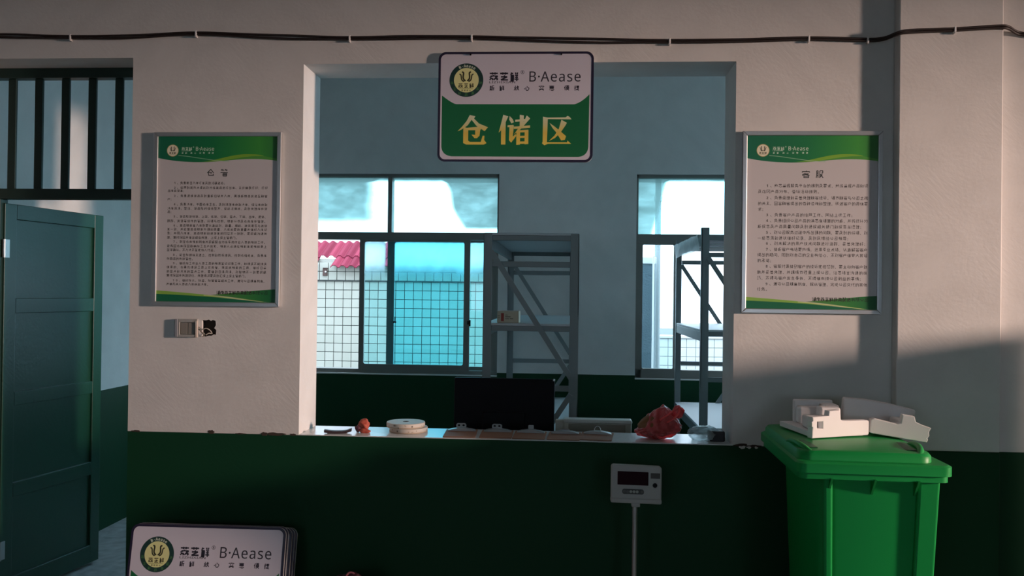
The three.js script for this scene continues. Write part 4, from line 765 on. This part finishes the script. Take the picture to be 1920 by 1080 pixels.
// ---------------------------------------------------------------- desk, monitor and box behind the counter
{
  const o = thing('desk', 'dark desk standing behind the counter under the black monitor', 'desk'), m = mat([0.05, 0.035, 0.025], 0.5);
  part('top', box(-0.95, 0.5, 0.725, 0.75, -0.87, -0.29, 0.004), m, o);
  for (const x of [-0.93, 0.46]) part('side_panel', box(x, x + 0.02, 0, 0.725, -0.85, -0.31), m, o);
  part('modesty_panel', box(-0.91, 0.46, 0.25, 0.72, -0.36, -0.345), m, o);
}
{
  const o = thing('monitor', 'black computer monitor standing behind the row of clipboards', 'monitor', [-0.32, 0.75, -0.5], 0.004);
  o.rotation.z = -0.004;
  part('back_shell', merge([box(-0.257, 0.257, 0.085, 0.391, -0.012, 0.02, 0.008), box(-0.11, 0.11, 0.1, 0.22, 0.012, 0.03, 0.008)]), M.black, o);
  part('screen', box(-0.246, 0.246, 0.1, 0.38, -0.015, -0.011), mat([0.01, 0.01, 0.012], 0.1), o);
  part('neck', box(-0.03, 0.03, 0.01, 0.16, 0.0, 0.022, 0.005), M.black, o);
  part('base', new THREE.CylinderGeometry(0.11, 0.115, 0.014, 32).translate(0, 0.007, 0.01), M.black, o);
  part('corner_glint', box(0.247, 0.2575, 0.382, 0.3915, -0.012, 0.0205, 0.003), M.steel, o);
}
{
  const o = thing('desk_tray', 'beige plastic tray standing upright behind the rightmost clipboards', 'tray', [0.14, 0.75, -0.4], 0), m = mat([0.4, 0.4, 0.34], 0.5);
  part('shell', merge([slab(roundedRect(-0.155, 0.18, 0, 0.205, 0.014), -0.03, 0.03, [], 0.006)]), m, o);
  part('rim', slab(roundedRect(-0.157, 0.182, 0.19, 0.208, 0.008), -0.034, 0.036, [], 0.004), mat([0.55, 0.58, 0.54], 0.4), o);
  part('recess', box(-0.13, 0.15, 0.03, 0.185, 0.028, 0.033, 0.002), mat([0.2, 0.19, 0.15], 0.6), o);
  part('side_block', box(-0.195, -0.155, 0, 0.2, -0.03, 0.02, 0.006), m, o);
}

// ---------------------------------------------------------------- on the counter
const TOP = DADO + 0.003;
{
  const o = thing('dark_strip', 'dark purple-brown strip curled on the left end of the counter', 'strip', [-1.06, TOP, -0.055], 0.18);
  const g = new THREE.BoxGeometry(0.125, 0.012, 0.03, 24, 1, 1), p = g.attributes.position;
  for (let i = 0; i < p.count; i++) { const u = p.getX(i) / 0.0625; p.setY(i, p.getY(i) + 0.006 + 0.006 * u * u + (u > 0.6 ? (u - 0.6) * 0.012 : 0)); }
  g.computeVertexNormals();
  part('strip', g, mat([0.03, 0.018, 0.022], 0.6), o);
  part('backing', box(-0.05, 0.04, 0, 0.005, -0.05, -0.012, 0.001), mat([0.6, 0.58, 0.58], 0.7), o, 'pale paper behind the strip');
}
{
  const o = thing('crumpled_paper', 'small crumpled red paper ball near the left end of the counter', 'paper', [-0.955, TOP, -0.1]);
  const red = mat([0.42, 0.08, 0.05], 0.7);
  part('ball', crumple(new THREE.IcosahedronGeometry(0.027, 5), 0.55, 45, 3).scale(0.85, 1.05, 0.8).translate(0.006, 0.03, 0), red, o);
  part('fold', crumple(new THREE.IcosahedronGeometry(0.017, 4), 0.5, 60, 9).scale(1.5, 0.55, 1).translate(0.012, 0.0095, 0.012), red, o);
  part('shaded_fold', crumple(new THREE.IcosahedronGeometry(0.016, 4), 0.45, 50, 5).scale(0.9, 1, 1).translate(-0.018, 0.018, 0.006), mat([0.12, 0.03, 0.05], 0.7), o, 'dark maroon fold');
}
{
  const side = canvasMap(512, 64, (c, w, h) => { c.fillStyle = '#d2c8bc'; c.fillRect(0, 0, w, h); c.fillStyle = '#b9a48c'; c.fillRect(0, 40, w, 5); seedState = 77; for (let k = 0; k < 46; k++) { c.fillStyle = k % 3 ? '#6f675c' : '#a89a86'; c.fillRect(rnd() * w, 33 + rnd() * 7, 2 + rnd() * 5, 1 + rnd() * 3); } });
  const m = mat([1, 1, 1], 0.65, { map: side }), face = mat([0.62, 0.66, 0.64], 0.6);
  for (const [x, y, z, label] of [[-0.748, TOP, -0.158, 'lower flat roll of white label tape, on the counter'], [-0.76, TOP + 0.0235, -0.152, 'upper flat roll of white label tape, stacked on another roll']]) {
    const o = thing('tape_roll', label, 'tape roll', [x, y, z], y * 40, 'label tape rolls on the counter');
    part('winding', new THREE.LatheGeometry([[0.014, 0.0005], [0.089, 0.0005], [0.0905, 0.002], [0.0905, 0.0215], [0.089, 0.023], [0.014, 0.023], [0.014, 0.0005]].map(([a, b]) => new THREE.Vector2(a, b)), 64), m, o);
    part('face', new THREE.RingGeometry(0.0145, 0.088, 48).rotateX(-Math.PI / 2).translate(0, 0.0233, 0), face, o);
    part('core', new THREE.LatheGeometry([[0.0105, 0.0005], [0.014, 0.0005], [0.014, 0.0238], [0.0105, 0.0238], [0.0105, 0.0005]].map(([a, b]) => new THREE.Vector2(a, b)), 24), mat([0.12, 0.11, 0.1], 0.7), o);
  }
}
{
  const wood = mat([0.28, 0.135, 0.08], 0.7, { specularIntensity: 0.4 }), clipM = mat([0.34, 0.34, 0.34], 0.4, { metalness: 0.6 });
  const spots = [[-0.494, -0.118, 0.05, 'leftmost brown clipboard of the row on the counter, beside bare counter top', 0], [-0.325, -0.118, 0.02, 'second brown clipboard from the left on the counter, its clip lever showing two eyelets', 0], [-0.17, -0.112, -0.02, 'middle brown clipboard of the five on the counter', 1], [-0.01, -0.106, -0.05, 'fourth brown clipboard from the left on the counter, in front of the tray', 2], [0.139, -0.118, -0.1, 'rightmost brown clipboard of the row, its wire clip loop raised', 3]];
  for (const [x, z, turn, label, kind] of spots) {
    const o = thing('clipboard', label, 'clipboard', [x, TOP + 0.0005, z], turn, 'brown clipboards on the counter');
    part('board', slab(roundedRect(-0.0745, 0.0745, -0.1, 0.112, 0.008), 0, 0.0035).rotateX(-Math.PI / 2), wood, o);
    const arch = [[-0.066, 0], [0.066, 0], [0.064, 0.004], [0.045, 0.009], [0.018, 0.013], [-0.018, 0.013], [-0.045, 0.009], [-0.064, 0.004]];
    part('clip', slab(arch, -0.09, -0.052, [], 0.001).translate(0, 0.0035, 0), clipM, o);
    if (kind === 0) { const lever = roundedRect(-0.024, 0.024, 0.012, 0.036, 0.01); for (const s of [-1, 1]) { const hole = new THREE.Path(); hole.absellipse(s * 0.011, 0.026, 0.006, 0.0045, 0, Math.PI * 2); lever.holes.push(hole); } part('lever', slab(lever, -0.09, -0.0875).translate(-0.004, 0, 0), clipM, o); }
    if (kind === 1) part('lever', slab(roundedRect(-0.013, 0.013, 0.01, 0.035, 0.004), -0.09, -0.0865), clipM, o);
    if (kind === 2) part('lever', slab(roundedRect(-0.02, 0.02, 0.008, 0.02, 0.004), -0.095, -0.09), clipM, o);
    if (kind === 3) part('lever', tube([[-0.016, 0.012, -0.07], [-0.012, 0.03, -0.072], [0, 0.038, -0.074], [0.012, 0.03, -0.072], [0.016, 0.012, -0.07]], 0.0018, 24), M.steel, o);
  }
}
{
  const film = mat([0.92, 0.16, 0.17], 0.4, { transmission: 0.62, thickness: 0, ior: 1.45 });
  const o = thing('red_bag', 'red plastic bag wrapped round a brown lump on the counter', 'bag', [0.422, TOP, -0.13]);
  const g = crumple(new THREE.IcosahedronGeometry(1, 26), 0.13, 1.9, 11), p = g.attributes.position;
  const crest = [[-1.3, 0.03], [-0.95, 0.05], [-0.5, 0.104], [-0.1, 0.13], [0.25, 0.15], [0.6, 0.14], [0.9, 0.118], [1.1, 0.085], [1.4, 0.06]];
  const height = (x) => { let i = 0; while (i < crest.length - 2 && x > crest[i + 1][0]) i++; const [[a, h], [b, k]] = [crest[i], crest[i + 1]]; return h + (k - h) * Math.min(1, Math.max(0, (x - a) / (b - a))); };
  for (let i = 0; i < p.count; i++) {
    const x = p.getX(i), y = p.getY(i), z = p.getZ(i), top = height(x), mid = 0.035 + 0.02 * step(x, -1, 0.6), fold = 0.004 * Math.sin(x * 17 + z * 9 + y * 6);
    p.setXYZ(i, x * 0.104, Math.max(0.001 + 0.001 * (x * x), mid + y * (y > 0 ? top - mid : mid) + fold * Math.max(0, y)), z * 0.088 + fold);
  }
  g.computeVertexNormals();
  part('bag', noUV(g), film, o);
  const lump = crumple(new THREE.IcosahedronGeometry(0.075, 10), 0.12, 20, 4).scale(1.1, 0.7, 0.98).rotateZ(0.12).translate(-0.008, 0.058, 0.008);
  part('contents', noUV(lump), mat([0.2, 0.085, 0.03], 0.8), o, 'brown lump inside the bag');
  part('handle', tube([[0.0, 0.095, 0.078], [0.04, 0.12, 0.066], [0.075, 0.142, 0.04], [0.088, 0.148, 0.02], [0.092, 0.13, 0.035], [0.06, 0.1, 0.07], [0.02, 0.08, 0.085]], 0.0042, 60, 8), mat([0.8, 0.1, 0.1], 0.45), o);
  part('knot', noUV(crumple(new THREE.IcosahedronGeometry(0.02, 4), 0.5, 40, 2).scale(1.1, 1.3, 0.8).translate(0.09, 0.125, 0.012)), film, o);
}
{
  const o = thing('clear_bag', 'crumpled clear plastic bag with a dark packet at the right end of the counter', 'bag', [0.627, TOP, -0.1]);
  const g = crumple(new THREE.IcosahedronGeometry(0.05, 16), 0.3, 26, 7), p = g.attributes.position;
  for (let i = 0; i < p.count; i++) p.setXYZ(i, p.getX(i) * 1.22, Math.max(-0.03, p.getY(i) * 0.72) + 0.031, p.getZ(i) * 1.0);
  g.computeVertexNormals();
  part('film', noUV(g), mat([0.86, 0.93, 0.95], 0.32, { transmission: 0.85, thickness: 0, ior: 1.5 }), o);
  part('packet', box(0.02, 0.088, 0.001, 0.048, -0.03, 0.04, 0.006), mat([0.012, 0.012, 0.018], 0.5), o, 'dark packet');
}
{
  const o = thing('floor_bag', 'crumpled dark maroon plastic bag with a pink edge at the foot of the dado', 'bag', [-0.93, 0, 0.2]);
  part('bag', noUV(crumple(new THREE.IcosahedronGeometry(0.15, 14), 0.22, 9, 21).scale(0.85, 1.15, 0.7).translate(0.01, 0.172, 0)), mat([0.05, 0.012, 0.022], 0.5), o);
  part('pink_edge', tube([[-0.06, 0.33, 0.06], [-0.005, 0.352, 0.06], [0.008, 0.372, 0.05], [0.026, 0.374, 0.05], [0.045, 0.36, 0.055], [0.062, 0.345, 0.06], [0.08, 0.32, 0.06]], 0.004, 40), mat([0.55, 0.16, 0.2], 0.5), o, 'pink rolled edge');
  part('ruffle', noUV(crumple(new THREE.IcosahedronGeometry(0.04, 5), 0.4, 30, 5).scale(0.9, 0.9, 0.6).translate(0.028, 0.335, 0.045)), mat([0.09, 0.02, 0.035], 0.5), o);
}

renderer.render(scene, camera);
